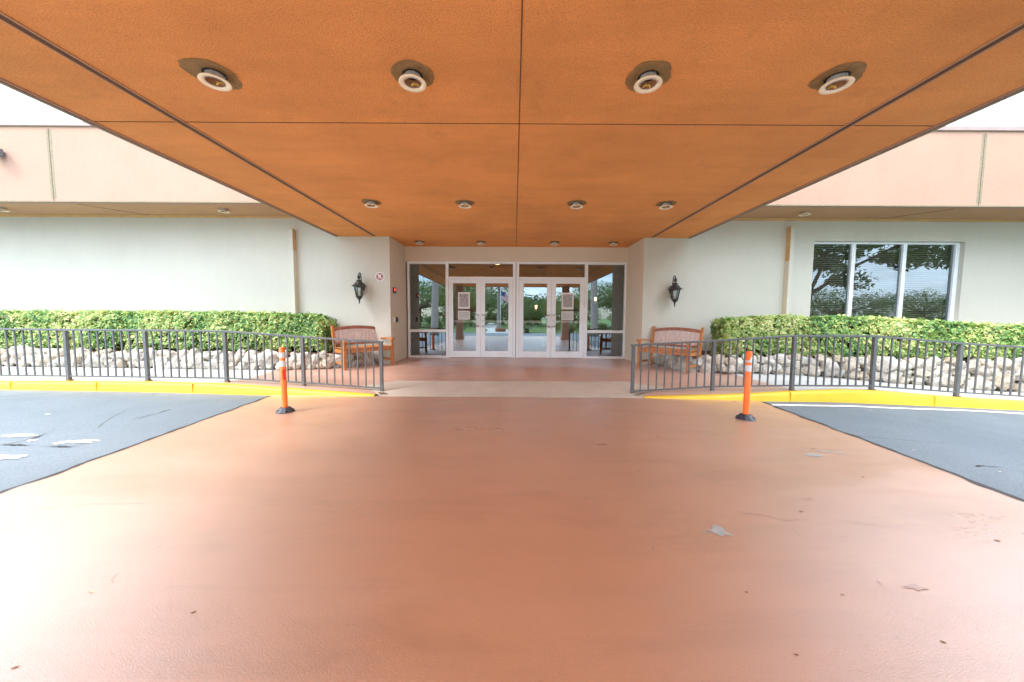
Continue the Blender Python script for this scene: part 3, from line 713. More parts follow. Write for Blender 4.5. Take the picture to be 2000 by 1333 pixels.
# ------------------------------------------------------------------ wall lanterns
def lantern(loc, label):
    x, y, z = loc      # y = wall plane, z = bottom tip, x = lantern axis
    T = thing('wall_lantern', label, 'wall lantern', loc, 0, 'black iron wall lanterns')
    by = y-.22; c = (x,by,z)
    mb = MB(); mb.lathe([(0,0),(.012,.012),(.016,.03),(.008,.045),(.02,.06),(.022,.075),(.014,.09),(.045,.115),(.05,.13),(.065,.14),(.075,.155),(.075,.165),(.0,.166)], c, 12, 0, False); obj('finial', mb, 'iron', T)
    mb = MB(); mb.lathe([(.058,0),(.098,.215)], (x,by,z+.166), 6, 0, False); obj('glass_shade', mb, 'lantern_glass', T)
    mb = MB()
    for k in range(6):
        t_ = 2*math.pi*(k+.5)/6; mb.tube([(x+.061*math.cos(t_),by+.061*math.sin(t_),z+.164),(x+.103*math.cos(t_),by+.103*math.sin(t_),z+.385)], .0075, 5)
    mb.lathe([(.062,0),(.072,.004),(.062,.012)], (x,by,z+.166), 6, 0, False)
    mb.lathe([(.095,0),(.112,.0),(.112,.016),(.095,.016)], (x,by,z+.372), 6, 0, False)
    obj('cage', mb, 'iron', T)
    mb = MB()
    for k in range(3):
        t_ = 2*math.pi*k/3; mb.tube([(x+.02*math.cos(t_),by+.02*math.sin(t_),z+.17),(x+.02*math.cos(t_),by+.02*math.sin(t_),z+.25)], .009, 8)
    obj('candle_sleeve', mb, 'cream_trim', T)
    mb = MB(); mb.lathe([(.10,.0),(.155,.008),(.16,.018),(.13,.035),(.10,.062),(.082,.095),(.05,.115),(.045,.125),(.052,.135),(.05,.15),(.02,.16),(.0,.16)], (x,by,z+.385), 12, 0, False); obj('roof', mb, 'iron', T)
    mb = MB(); mb.lathe([(.012,0),(.03,.02),(.034,.05),(.026,.085),(.012,.10)], (x,by,z+.55), 10)
    pts = []
    for k in range(15):
        t_ = math.pi*k/14; pts.append((x, by+.055-.055*math.cos(t_), z+.64+.06*math.sin(t_)))
    pts += [(x,y-.095,z+.56),(x,y-.075,z+.47),(x,y-.05,z+.42),(x,y-.02,z+.40)]
    mb.tube(pts, [.012]*len(pts), 8)
    obj('scroll_arm', mb, 'iron', T)
    mb = MB(); mb.lathe([(0,0),(.035,0),(.06,.012),(.05,.03),(0,.035)], (0,0,0), 16, 0, True, Matrix.Translation((x,y,z+.40)) @ Matrix.Rotation(R(90),4,'X') @ Matrix.Diagonal((.8,1.6,1,1)))
    mb.tube([(x,y-.02,z+.36),(x,y-.035,z+.27),(x,y-.012,z+.20)], [.018,.015,.006], 8)
    obj('back_plate', mb, 'iron', T)
    return T
pl = ony(702, 594, YW-.22); lan = lantern((pl.x, YW, pl.z), 'black iron lantern on the cream wall above the left bench, near the round R sign')
pr = ony(1317.5, 600, YW-.22); dup(lan, (pr.x, YW, pr.z), 0, 'black iron lantern on the cream wall above the right bench')

# ------------------------------------------------------------------ round R sign
p = ony(742, 541, YW)
T = thing('round_sign', 'small round maroon and white sign with letter R beside left lantern', 'sign', (p.x,YW,p.z))
def disc(mb, r, y, mi=0, n=40, r0=0, fn=None):
    if r0:
        vs = []
        for k in range(n):
            t_ = 2*math.pi*k/n; vs += [(p.x+r*math.cos(t_),y,p.z+r*math.sin(t_)),(p.x+r0*math.cos(t_),y,p.z+r0*math.sin(t_))]
        mb.add(vs, [(2*k,2*k+1,(2*k+3)%(2*n),(2*k+2)%(2*n)) for k in range(n)], mi)
    else: mb.poly([(p.x+(fn(t_) if fn else r)*math.cos(t_), y, p.z+(fn(t_) if fn else r)*math.sin(t_)) for t_ in [2*math.pi*k/n for k in range(n)]], mi)
mb = MB(); mb.lathe([(.105,0),(.105,.006),(0,.006)], (0,0,0), 40, 0, False, Matrix.Translation((p.x,YW,p.z)) @ Matrix.Rotation(R(90),4,'X')); obj('sign_plate', mb, 'signwhite', T)
mb = MB(); disc(mb, .09, YW-.0075, 0, 80, 0, lambda t_: .091-.006*abs(math.cos(2*t_))**.5 if abs(math.sin(2*t_)) < .975 else .074); obj('emblem', mb, 'maroon', T)
mb = MB(); disc(mb, .067, YW-.0085, 0, 48, .0625)
for k in range(4):
    t_ = math.pi/4+k*math.pi/2; a_ = Vector((math.cos(t_),0,math.sin(t_))); pp = Vector((p.x,YW-.0082,p.z)); mb.bar(pp+a_*.06, pp+a_*.093, .004, .001, 0, (0,1,0))
obj('emblem_ring', mb, 'signwhite', T)
cu = bpy.data.curves.new('letter', 'FONT'); cu.body = 'R'; cu.size = .12; cu.align_x = 'CENTER'; cu.align_y = 'CENTER'; cu.offset = .006; cu.extrude = .001
to = bpy.data.objects.new('letter_tmp', cu); COL.objects.link(to)
bpy.context.view_layer.update()
me = bpy.data.meshes.new_from_object(to.evaluated_get(bpy.context.evaluated_depsgraph_get()))
bpy.data.objects.remove(to)
me.transform(Matrix.Translation((0,-.0095,0)) @ Matrix.Rotation(R(90),4,'X')); me.materials.clear(); me.materials.append(M['signwhite'])
lo = bpy.data.objects.new('letter', me); COL.objects.link(lo); lo.parent = T

# card reader and intercom on the left recess wall
q = ony(769.5, 567, 8.28); yy = 8.28*( -2.826)/q.x
def recess_pt(px, py):
    d = ray(px, py); t_ = (XL+.004)/d.x; return Vector((XL+.004, d.y*t_, EYE+d.z*t_))
q = recess_pt(769.5, 567.5)
T = thing('card_reader', 'small black card reader with red light on left recess wall', 'card reader', q)
mb = MB(); mb.box(q.x,q.x+.03,q.y-.09,q.y+.09,q.z-.065,q.z+.065); obj('housing', mb, 'black_plastic', T, .005)
mb = MB(); mb.box(q.x+.03,q.x+.032,q.y-.06,q.y+.02,q.z-.02,q.z+.045); obj('red_indicator', mb, emis('lit_red_indicator', (.9,.05,.03), .8), T)
q = recess_pt(770.5, 625)
T = thing('intercom', 'round black and white intercom button on left recess wall', 'intercom', q)
mb = MB(); mb.box(q.x,q.x+.03,q.y-.12,q.y+.03,q.z-.06,q.z+.06); obj('white_plate', mb, 'signwhite', T, .01)
mb = MB(); mb.lathe([(.0,.05),(.05,.05),(.065,.035),(.07,0)], (0,0,0), 20, 0, True, Matrix.Translation((q.x,q.y+.09,q.z)) @ Matrix.Rotation(R(90),4,'Y')); obj('round_button', mb, 'black_plastic', T)

# ------------------------------------------------------------------ railings
def railing(name_label, posts, group='grey metal railings'):
    # posts: list of (top, bottom) Vectors
    c = posts[len(posts)//2][1]
    T = thing('railing', name_label, 'railing', c, 0, group)
    for i, (tp, bt) in enumerate(posts):
        mb = MB(); b_ = Vector((bt.x, bt.y, gw(bt.x,bt.y)-.01)); mb.bar(b_, (tp.x, tp.y, tp.z-.02), .052, .052, 0, (0,1,0))
        o = obj('post', mb, 'rail', T, .003)
        if 1 < i: 
            m2 = MB(); m2.box(b_.x+.0,b_.x+.045,b_.y-.034,b_.y+.034,b_.z,b_.z+.03); obj('rusty_foot', m2, 'post_foot', o)
    mt = MB(); mbm = MB()
    for i in range(len(posts)-1):
        (t0,b0_),(t1,b1_) = posts[i], posts[i+1]
        d_ = (t1-t0).normalized(); e0 = d_*(-.04 if i == 0 else 0); 
        mt.bar(t0+e0, t1+d_*.004, .056, .032)
        q0 = b0_+Vector((0,0,.075)); q1 = b1_+Vector((0,0,.075)); mbm.bar(q0, q1, .032, .024)
        for k in range(1,10):
            f = k/10; a_, c_ = q0.lerp(q1,f), t0.lerp(t1,f)
            mb = MB(); bx = .0; mid = a_.lerp(c_, .5)
            if i == 2 and k == 9 and c.x < 0:     # one baluster is bent
                mb.bar(a_, a_.lerp(c_,.72)+Vector((.0,-.01,0)), .019, .019, 0, (0,1,0)); mb.bar(a_.lerp(c_,.72)+Vector((0,-.01,0)), c_+Vector((-.035,0,0)), .019, .019, 0, (0,1,0))
            else: mb.bar(a_, c_, .019, .019, 0, (0,1,0))
            obj('baluster', mb, 'rail', T)
    obj('top_rail', mt, 'rail', T, .004); obj('bottom_rail', mbm, 'rail', T, .002)
Lp = []
for (tx,ty,bx_,by_,Y) in ((745,668.5,745,767,6.05),(592,658.5,592,756,6.1),(441,647.5,441,747,6.12),(286,645.5,286,745,6.13),(129,644.5,133,743,6.13)):
    tp = ony(tx,ty,Y); bt = ony(bx_,by_,Y); bt.x = tp.x = (tp.x+bt.x)/2; Lp.append((tp, bt))
for k in range(2):
    dv = Vector((-1.5,0,.008)); Lp.append((Lp[-1][0]+dv, Lp[-1][1]+dv))
railing('grey metal picket railing on the left kerb in front of the long hedge', Lp)
Rp = []
for (tx,ty,bx_,by_,Y) in ((1236,675,1236,773,6.0),(1393,666,1393,764,5.95),(1549,656.5,1549,762,5.75),(1707,657,1704,763,5.72),(1875,671,1869,775,5.74)):
    tp = ony(tx,ty,Y); bt = ony(bx_,by_,Y); bt.x = tp.x = (tp.x+bt.x)/2; Rp.append((tp, bt))
for k in range(2):
    dv = Vector((1.5,0,-.085)); Rp.append((Rp[-1][0]+dv, Rp[-1][1]+dv))
railing('grey metal picket railing on the right kerb below the wide window', Rp)

# ------------------------------------------------------------------ delineator posts
def delineator(c, lean, label, damaged):
    T = thing('delineator_post', label, 'delineator post', c, 0, 'orange delineator posts')
    ax = Matrix.Translation(c) @ Matrix.Rotation(lean, 4, 'Y')
    mb = MB(); mb.lathe([(.034,.05),(.034,.12),(.036,.2),(.036,.90),(.032,.905),(0,.905)], (0,0,0), 24, 0, True, ax); P = obj('post', mb, 'orange', T)
    for k, (z0,z1) in enumerate(((.76,.835),(.64,.72))):
        mb = MB(); n = 24; vs = []
        for q in range(n):
            t_ = 2*math.pi*q/n; top = z1
            if damaged and k == 0: top = z1 - .05*max(0,min(1,(-math.cos(t_)+.2)*1.8)) + .012*noise.noise(Vector((t_*3,1,1)))
            vs += [(.0372*math.cos(t_),.0372*math.sin(t_),z0),(.0372*math.cos(t_),.0372*math.sin(t_),top)]
        mb.add(vs, [(2*q,(2*q+2)%(2*n),(2*q+3)%(2*n),2*q+1) for q in range(n)], 0, True, ax); obj('reflective_band', mb, 'reflect', P)
    mb = MB(); n = 8; vs = []
    prof = [(.122,0),(.119,.01),(.066,.062),(.048,.068),(.035,.06)]
    mb.lathe(prof, c, 10, 0, False)
    for k in range(5):
        t_ = 2*math.pi*k/5+.3; mb.lathe([(0,.006),(.017,.004),(.017,-.004)], (c[0]+.094*math.cos(t_),c[1]+.094*math.sin(t_),c[2]+.036), 8, 0, True)
    obj('base', mb, 'rubber', T, .004)
    if not damaged:
        mb = MB(); vs = []
        for q in range(5):
            t_ = R(-75+q*14); vs += [(.0371*math.cos(t_),.0371*math.sin(t_),.455),(.0371*math.cos(t_),.0371*math.sin(t_),.60)]
        mb.add(vs, [(2*q,2*q+2,2*q+3,2*q+1) for q in range(4)], 0, True, ax); obj('red_sticker', mb, 'red_tape', P)
p = onz(552,807,0); delineator((p.x,p.y+.06,.002), R(-.9), 'orange flexible post with two intact white bands in front of left railing', False)
p = onz(1462,821,0); delineator((p.x,p.y+.06,.002), R(.2), 'orange flexible post with torn upper white band in front of right railing', True)

# ------------------------------------------------------------------ benches
def bench(pl_, pr_, label):
    c = (pl_+pr_)/2; ang = math.atan2(pr_.y-pl_.y, pr_.x-pl_.x); wdt = (pr_-pl_).length
    hw = wdt/2; z0 = c.z
    W0 = Matrix.Translation(c) @ Matrix.Rotation(ang,4,'Z')
    T = thing('garden_bench', label, 'bench', c, ang, 'wooden garden benches')
    D = .50
    def o(name, mb, mat, bev=.004):
        for i in range(len(mb.v)): mb.v[i] = tuple(W0 @ Vector(mb.v[i]))
        return obj(name, mb, mat, T, bev)
    for s in (-1,1):
        x = s*(hw)
        m_ = MB(); m_.bar((x,0,0),(x,0,.47),.055,.055,0,(0,1,0)); m_.bar((x,0,.47),(x-.0,.03,.60),.05,.05,0,(0,1,0)); o('front_leg', m_, 'wood')
        m_ = MB(); m_.bar((x,D,0),(x,D-.02,.42),.05,.055,0,(0,1,0)); m_.bar((x,D-.02,.42),(x,D+.09,.90),.05,.05,0,(0,1,0)); o('rear_leg', m_, 'wood')
        m_ = MB(); m_.bar((x,-.05,.605),(x,.16,.615),.065,.03); m_.bar((x,.155,.615),(x,D+.03,.59),.06,.03); m_.tube([(x-.033,-.05,.60),(x+.033,-.05,.60)], .024, 10); o('armrest', m_, 'wood')
        m_ = MB(); m_.bar((x,.02,.13),(x,D-.02,.13),.03,.045); m_.bar((x,.02,.37),(x,D-.02,.37),.03,.07); o('side_rail', m_, 'wood')
    m_ = MB(); m_.bar((-hw,0,.385),(hw,0,.385),.028,.075); o('front_apron', m_, 'wood')
    m_ = MB()
    for k in range(6): m_.box(-hw+.0,hw-.0,-.02+k*.083,.05+k*.083,.424,.444)
    o('seat', m_, 'wood', .003)
    n = 14; vs = []
    for i in range(n+1):
        x = lerp(-hw,hw,i/n); zz = .845+.05*(1-(x/hw)**2)
        vs += [(x,D+.055,zz-.07),(x,D+.085,zz-.07),(x,D+.092,zz),(x,D+.062,zz)]
    m_ = MB(); m_.add(vs, [(4*i+a_,4*i+4+a_,4*i+4+(a_+1)%4,4*i+(a_+1)%4) for i in range(n) for a_ in range(4)] + [(0,1,2,3),(4*n+3,4*n+2,4*n+1,4*n)]); tr = o('top_rail', m_, 'wood_red', .003)
    m_ = MB(); m_.bar((-hw,D+.0,.50),(hw,D+.0,.50),.028,.05); o('lower_back_rail', m_, 'wood_red')
    for k in range(11):
        x = lerp(-hw+.075, hw-.075, k/10); zz = .79+.05*(1-(x/hw)**2)
        m_ = MB(); m_.bar((x,D+.012,.50),(x,D+.068,zz),.078,.014,0,(0,1,0)); s_ = o('back_slat', m_, 'wood_pale', .002)
    return T
def gz(px,py,z):
    p = onz(px,py,z); return onz(px,py,gw(p.x,p.y)+.004)
bench(gz(674,723.5,.2), gz(766.5,713.5,.2), 'weathered orange wooden slat back bench left of the entrance doors')
bench(gz(1247.5,717.5,.2), gz(1343,730,.2), 'weathered orange wooden slat back bench right of the entrance doors')

# ------------------------------------------------------------------ coral rock planter walls
def rock_wall(path, ztop, label, seed):
    rn_ = random.Random(seed)
    # arc-length param
    P = [Vector(p) for p in path]
    seg = [(b-a_).length for a_, b in zip(P, P[1:])]; tot = sum(seg)
    def at(s):
        for (a_, b), l in zip(zip(P, P[1:]), seg):
            if s <= l: 
                d_ = (b-a_).normalized(); return a_.lerp(b, s/l), Vector((-d_.y, d_.x, 0))
            s -= l
        d_ = (P[-1]-P[-2]).normalized(); return P[-1], Vector((-d_.y, d_.x, 0))
    mb = MB()
    bmt = bmesh.new(); bmesh.ops.create_icosphere(bmt, subdivisions=3, radius=1)
    sv = [v.co.copy() for v in bmt.verts]; sf = [tuple(v.index for v in f.verts) for f in bmt.faces]; bmt.free()
    def rock_at(s, z, w_, h_, dpt, out=.0):
        p, nrm = at(max(0,min(tot,s))); tang = Vector((nrm.y, -nrm.x, 0))
        off = Vector((rn_.random()*50, rn_.random()*50, rn_.random()*50)); rot = rn_.uniform(-.7,.7)
        planes = [(Vector((rn_.gauss(0,1),rn_.gauss(0,1)-.6,rn_.gauss(0,1))).normalized(), rn_.uniform(.62,.86)) for _ in range(14)]
        vs = []
        for v in sv:
            q = v.copy()
            for (pn, pd) in planes:
                dd = q.dot(pn)
                if dd > pd: q = q - pn*(dd-pd)*.93
            q = q*(1+.16*noise.noise(q*1.6+off)+.10*noise.noise(q*4.5+off)+.06*noise.noise(q*9+off))
            x = q.x*w_/2; y = q.y*dpt/2; zz = q.z*h_/2
            x, zz = x*math.cos(rot)-zz*math.sin(rot), x*math.sin(rot)+zz*math.cos(rot)
            w3 = p + tang*x + nrm*(y+.02+out) + Vector((0,0,z+zz)); vs.append(w3)
        mb.add(vs, sf, 0, False)
    # irregular packing: candidates relaxed so that neighbours interlock
    def span(s_):
        p, _ = at(max(0,min(tot,s_))); return gw(p.x,p.y), ztop(p.x)
    pts = []
    tries = 0
    while tries < 5200:
        tries += 1; s_ = rn_.uniform(-.05, tot+.05); z0, z1 = span(s_); r_ = rn_.choice((.075,.09,.105,.12,.135)); z_ = rn_.uniform(z0+r_*.75, max(z0+r_*.8, z1-r_*.7))
        if all(((s_-a_[0])*.86)**2+(z_-a_[1])**2 > ((r_+a_[2])*.78)**2 for a_ in pts if abs(s_-a_[0]) < .4): pts.append((s_, z_, r_))
    for tries in range(1500):
        s_ = rn_.uniform(-.05, tot+.05); z0, z1 = span(s_); r_ = rn_.uniform(.04,.06); z_ = rn_.uniform(z0+r_*.6, z1-r_)
        if all(((s_-a_[0])*.86)**2+(z_-a_[1])**2 > ((r_+a_[2])*.72)**2 for a_ in pts if abs(s_-a_[0]) < .4): pts.append((s_, z_, r_))
    for s_, z_, r_ in pts: rock_at(s_, z_, r_*2.85*rn_.uniform(.95,1.15), r_*2.6*rn_.uniform(.95,1.1), max(.2,r_*2.4), rn_.uniform(-.02,.02)+(.05 if r_ < .065 else 0))
    T = thing('rock_wall', label, 'stone wall', (P[len(P)//2].x, P[len(P)//2].y, 0), 0, 'low coral rock planter walls')
    obj('rocks', mb, 'rock', T)
    bk = MB(); vs = []; n_ = 60
    for i in range(n_+1):
        p, nrm = at(tot*i/n_); q = p+nrm*.09; vs += [(q.x,q.y,gw(q.x,q.y)-.03),(q.x,q.y,ztop(q.x)-.07)]
    bk.add(vs, [(2*i,2*i+2,2*i+3,2*i+1) for i in range(n_)]); obj('mortar_core', bk, 'mortar', T)
    md = MB(); vs = []
    for i in range(n_+1):
        p, nrm = at(tot*i/n_); q = p+nrm*.08; vs += [(q.x,q.y,ztop(q.x)-.075),(q.x,max(YW-.002,q.y+.01),ztop(q.x)-.02)]
    md.add(vs, [(2*i,2*i+2,2*i+3,2*i+1) for i in range(n_)]); obj('mulch_bed', md, 'mulch', T)
lw = [Vector((-14,7.55,0))] + [gz(*p).xy.to_3d() for p in ((0,716,.22),(250,719,.22),(500,722.5,.22),(610,722,.22),(680,718,.22),(715,713,.22))] + [Vector((-3.12,8.1,0))]
rock_wall(lw, lambda x: pw(x, [(-14,.64),(-5,.62),(-3.9,.60),(-3.1,.52)]), 'low pale coral rock planter wall under the left hedge', 3)
rw = [Vector((3.35,8.1,0))] + [gz(*p).xy.to_3d() for p in ((1296,716,.22),(1335,725,.22),(1424,731,.2),(1560,733,.17),(1700,745,.1),(1850,757,.05),(2000,767,.02))]
rw.append(rw[-1]+(rw[-1]-rw[-2]).normalized()*3.5)
rock_wall(rw, lambda x: pw(x, [(3.3,.50),(4.2,.60),(5.5,.60),(7,.61),(9,.63),(12,.63)]), 'low pale coral rock planter wall under the right hedge', 11)

# ------------------------------------------------------------------ hedges
def hedge(path, zb, ztop, hw_, label, seed, dens=400):
    rn_ = random.Random(seed)
    P = [Vector(p) for p in path]; seg = [(b-a_).length for a_, b in zip(P, P[1:])]; tot = sum(seg)
    def at(s):
        for (a_, b), l in zip(zip(P, P[1:]), seg):
            if s <= l:
                d_ = (b-a_).normalized(); return a_.lerp(b, s/l), d_
            s -= l
        return P[-1], (P[-1]-P[-2]).normalized()
    mb = MB()
    def whorl(c, nrm, size):
        # a palmate cluster: 5-8 leaflets round the end of a stalk
        n_ = rn_.randint(5,8); nrm = nrm.normalized(); a_ = nrm.cross(Vector((rn_.gauss(0,1),rn_.gauss(0,1),rn_.gauss(0,1)))).normalized(); b_ = nrm.cross(a_)
        ph = rn_.random()*6.28
        for k in range(n_):
            t_ = ph+2*math.pi*k/n_+rn_.uniform(-.2,.2); d_ = a_*math.cos(t_)+b_*math.sin(t_)
            l_ = size*rn_.uniform(.7,1.15); w_ = l_*.24; sd = nrm.cross(d_)
            dr_ = -nrm*l_*rn_.uniform(.05,.4)
            p0 = c+d_*l_*.12; p1 = c+d_*l_*.58+dr_*.25; p2 = c+d_*l_+dr_
            up_ = nrm*w_*.35
            mb.add([p0, p1-sd*w_+up_, p1, p1+sd*w_+up_, p2], [(0,2,1),(0,3,2),(1,2,4),(2,3,4)])
    n_w = int(dens*tot*1.6)
    for k in range(n_w):
        s = rn_.random()*tot; p, d_ = at(s); nrm = Vector((-d_.y,d_.x,0))
        zt = ztop(p.x)+.035*noise.noise(Vector((p.x*2.2,seed,0)))
        u = rn_.random(); hh = zt-zb
        dep = abs(rn_.gauss(0,.07))
        if rn_.random() < .62:      # front face
            z = zb+hh*rn_.random()**.9; endd = 0
            bulge = .05*noise.noise(Vector((p.x*2.5,z*3,seed)))
            yoff = -hw_+dep-bulge + .10*max(0,(z-(zt-.12))/.12)**2 + .06*max(0,(zb+.12-z)/.12)
            on = Vector((rn_.gauss(0,.5), 0, 0))+(-nrm)*1.0+Vector((0,0,rn_.uniform(-.1,1.1)))
        else:
            z = zt-dep*.6; yoff = rn_.uniform(-hw_+.04, hw_); on = Vector((rn_.gauss(0,.4),rn_.gauss(0,.4),1))
        es = min(s, tot-s)
        if es < .12: z = min(z, zt-.10*(1-es/.12)**2)
        c = p+nrm*yoff+Vector((0,0,z)) + d_*0
        whorl(c, on, rn_.uniform(.052,.09))
    for e, sgn in ((0,-1),(tot,1)):            # rounded ends
        p, d_ = at(e); nrm = Vector((-d_.y,d_.x,0))
        for k in range(230):
            z = rn_.uniform(zb, ztop(p.x)-.03); y = rn_.uniform(-hw_,hw_); bul = .09*(1-(y/hw_)**2)
            whorl(p+nrm*y+d_*sgn*(bul-abs(rn_.gauss(0,.05)))+Vector((0,0,z)), d_*sgn+Vector((rn_.gauss(0,.4),rn_.gauss(0,.4),rn_.uniform(0,.8))), rn_.uniform(.055,.085))
    for k in range(26):                        # stray shoots on top
        p, d_ = at(rn_.random()*tot); q = p+Vector((0,rn_.uniform(-hw_,hw_)*.6,ztop(p.x)+rn_.uniform(0,.045))); whorl(q, Vector((rn_.gauss(0,.3),rn_.gauss(0,.3),1)), .06)
    m0 = P[len(P)//2]
    T = thing('hedge', label, 'hedge', (m0.x,m0.y,zb), 0, 'clipped hedges behind the railings')
    obj('foliage', mb, 'hedge_leaf', T)
    st = MB()
    for k in range(int(tot*24)):
        p, d_ = at(rn_.random()*tot); nrm = Vector((-d_.y,d_.x,0)); y0_ = rn_.uniform(-hw_*.8,hw_*.3); b_ = p+nrm*y0_+Vector((0,0,.52))
        tip = p+nrm*(rn_.uniform(-hw_,hw_*.8))+d_*rn_.uniform(-.2,.2)+Vector((0,0,ztop(p.x)-rn_.uniform(.05,.35)))
        st.tube([b_, b_.lerp(tip,.5)+Vector((rn_.gauss(0,.02),rn_.gauss(0,.02),.05)), tip], [.009,.007,.004], 5, 0, False)
    obj('stems', st, 'trunk', T)
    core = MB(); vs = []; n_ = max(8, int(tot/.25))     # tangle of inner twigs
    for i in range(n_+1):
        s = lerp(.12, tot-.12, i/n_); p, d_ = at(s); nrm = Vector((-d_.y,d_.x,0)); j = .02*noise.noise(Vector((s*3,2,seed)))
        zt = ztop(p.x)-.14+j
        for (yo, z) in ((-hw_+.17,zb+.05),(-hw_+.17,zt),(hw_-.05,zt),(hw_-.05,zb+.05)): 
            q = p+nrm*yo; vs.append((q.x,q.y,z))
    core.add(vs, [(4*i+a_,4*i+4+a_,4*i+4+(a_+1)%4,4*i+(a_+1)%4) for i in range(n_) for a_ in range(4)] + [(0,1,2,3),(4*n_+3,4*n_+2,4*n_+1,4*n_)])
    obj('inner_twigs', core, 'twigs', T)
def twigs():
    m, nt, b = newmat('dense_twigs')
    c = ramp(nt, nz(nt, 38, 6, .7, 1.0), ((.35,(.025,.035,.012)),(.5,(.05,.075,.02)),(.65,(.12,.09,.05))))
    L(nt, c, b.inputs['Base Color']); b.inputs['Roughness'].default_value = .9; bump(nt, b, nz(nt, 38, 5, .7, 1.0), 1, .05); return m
M['twigs'] = twigs()
ZL = [(p.x, p.z) for p in (ony(x_, y_, 7.5) for x_, y_ in ((-300,607),(0,607),(300,607),(500,609),(600,613),(640,624)))]
hedge([(-14,7.74,0),(-4.07,7.74,0)], .60, lambda x: pw(x, ZL)-.02, .30, 'clipped green and cream hedge below the blank left wall', 5)
ro = [p+Vector((0,.30,0)) for p in rw[3:]]
ro[0] = Vector((4.42,7.45,0))
ZR = [(p.x, p.z) for p in (ony(x_, y_, Y_) for x_, y_, Y_ in ((1390,632,7.2),(1420,621,7.2),(1560,617,7.0),(1700,619,6.75),(1850,626,6.4),(2000,634,6.1)))]
hedge([tuple(p) for p in ro], .58, lambda x: pw(x, ZR)-.01, .28, 'clipped yellow green hedge below the wide right window', 8)

# ------------------------------------------------------------------ fallen leaves
def dry_leaf(px, py, size, ang, mat, label, z=0):
    c = onz(px,py,z); zz = ga(c.x,c.y); size *= .62; size = max(size, .018)
    mb = MB(); n_ = 7; vs = []
    for i in range(n_+1):
        t_ = i/n_; x = (t_-.5)*size; w_ = size*.20*math.sin(math.pi*min(1,t_*1.02))**.8+.0004; cz = .0022+size*.10*(t_-.5)**2*2
        for s in (-1,0,1):
            vx, vy = x, s*w_; vs.append((c.x+vx*math.cos(ang)-vy*math.sin(ang), c.y+vx*math.sin(ang)+vy*math.cos(ang), zz+cz+abs(s)*size*.04))
    fs = []
    for i in range(n_):
        for s in (0,1): fs.append((3*i+s,3*i+3+s,3*i+4+s,3*i+1+s))
    mb.add(vs, fs, 0, True)
    tag(obj('fallen_leaf', mb, mat), label, 'leaf', 'dry leaves on the driveway')
dry_leaf(178,1157,.035,.1,'leaf_pale','tan curled leaf on the pale lower left of the driveway')
dry_leaf(1842,1255,.035,-.5,'leaf_litter','dark brown leaf nearest the lower right corner of the driveway')
dry_leaf(1662,948,.05,-.7,'leaf_pale','pale cream leaf on the driveway near the right asphalt edge')
dry_leaf(1588,877,.06,-.5,'leaf_litter','small brown leaf beside the grey worn streak on right of driveway')
dry_leaf(1565,1000,.05,-.2,'leaf_litter','thin dark leaf just above the right hand crack')
dry_leaf(1685,933,.05,0,'leaf_litter','tiny dark leaf just behind the pale cream leaf on the right')
dry_leaf(1555,1280,.022,-.4,'leaf_litter','small dark leaf at the bottom right of centre')
dry_leaf(1645,1163,.03,-.6,'leaf_litter','slim grey brown leaf left of the worn dark red patch')
dry_leaf(1458,1158,.022,0,'leaf_litter','small round brown leaf below the grey bare patch')
dry_leaf(378,1197,.035,.8,'leaf_litter','slim dark twig like leaf on the pale left of driveway')
dry_leaf(1948,1057,.05,-.4,'leaf_litter','dark leaf at the right edge beyond the long crack')
dry_leaf(1286,855,.06,.3,'leaf_litter','brown leaf on the driveway left of the right orange post')
dry_leaf(1435,785,.09,-.7,'leaf_litter','brown curled leaf beside the yellow kerb left of the right orange post')
dry_leaf(1700,801,.07,0,'leaf_pale','pale leaf on the white asphalt line at right')
dry_leaf(1785,880,.05,0,'leaf_pale','yellow leaf on the right asphalt by the driveway edge')
dry_leaf(1953,922,.05,.2,'leaf_pale','pale leaf on the crack in the right asphalt')
dry_leaf(594,801,.05,.3,'leaf_litter','tiny brown leaf right of the left orange post base')
dry_leaf(30,1305,.035,.7,'leaf_litter','slim dark leaf in the lower left corner of the driveway')
dry_leaf(425,785,.06,.0,'leaf_litter','dark speck of leaf on the left asphalt near the kerb')

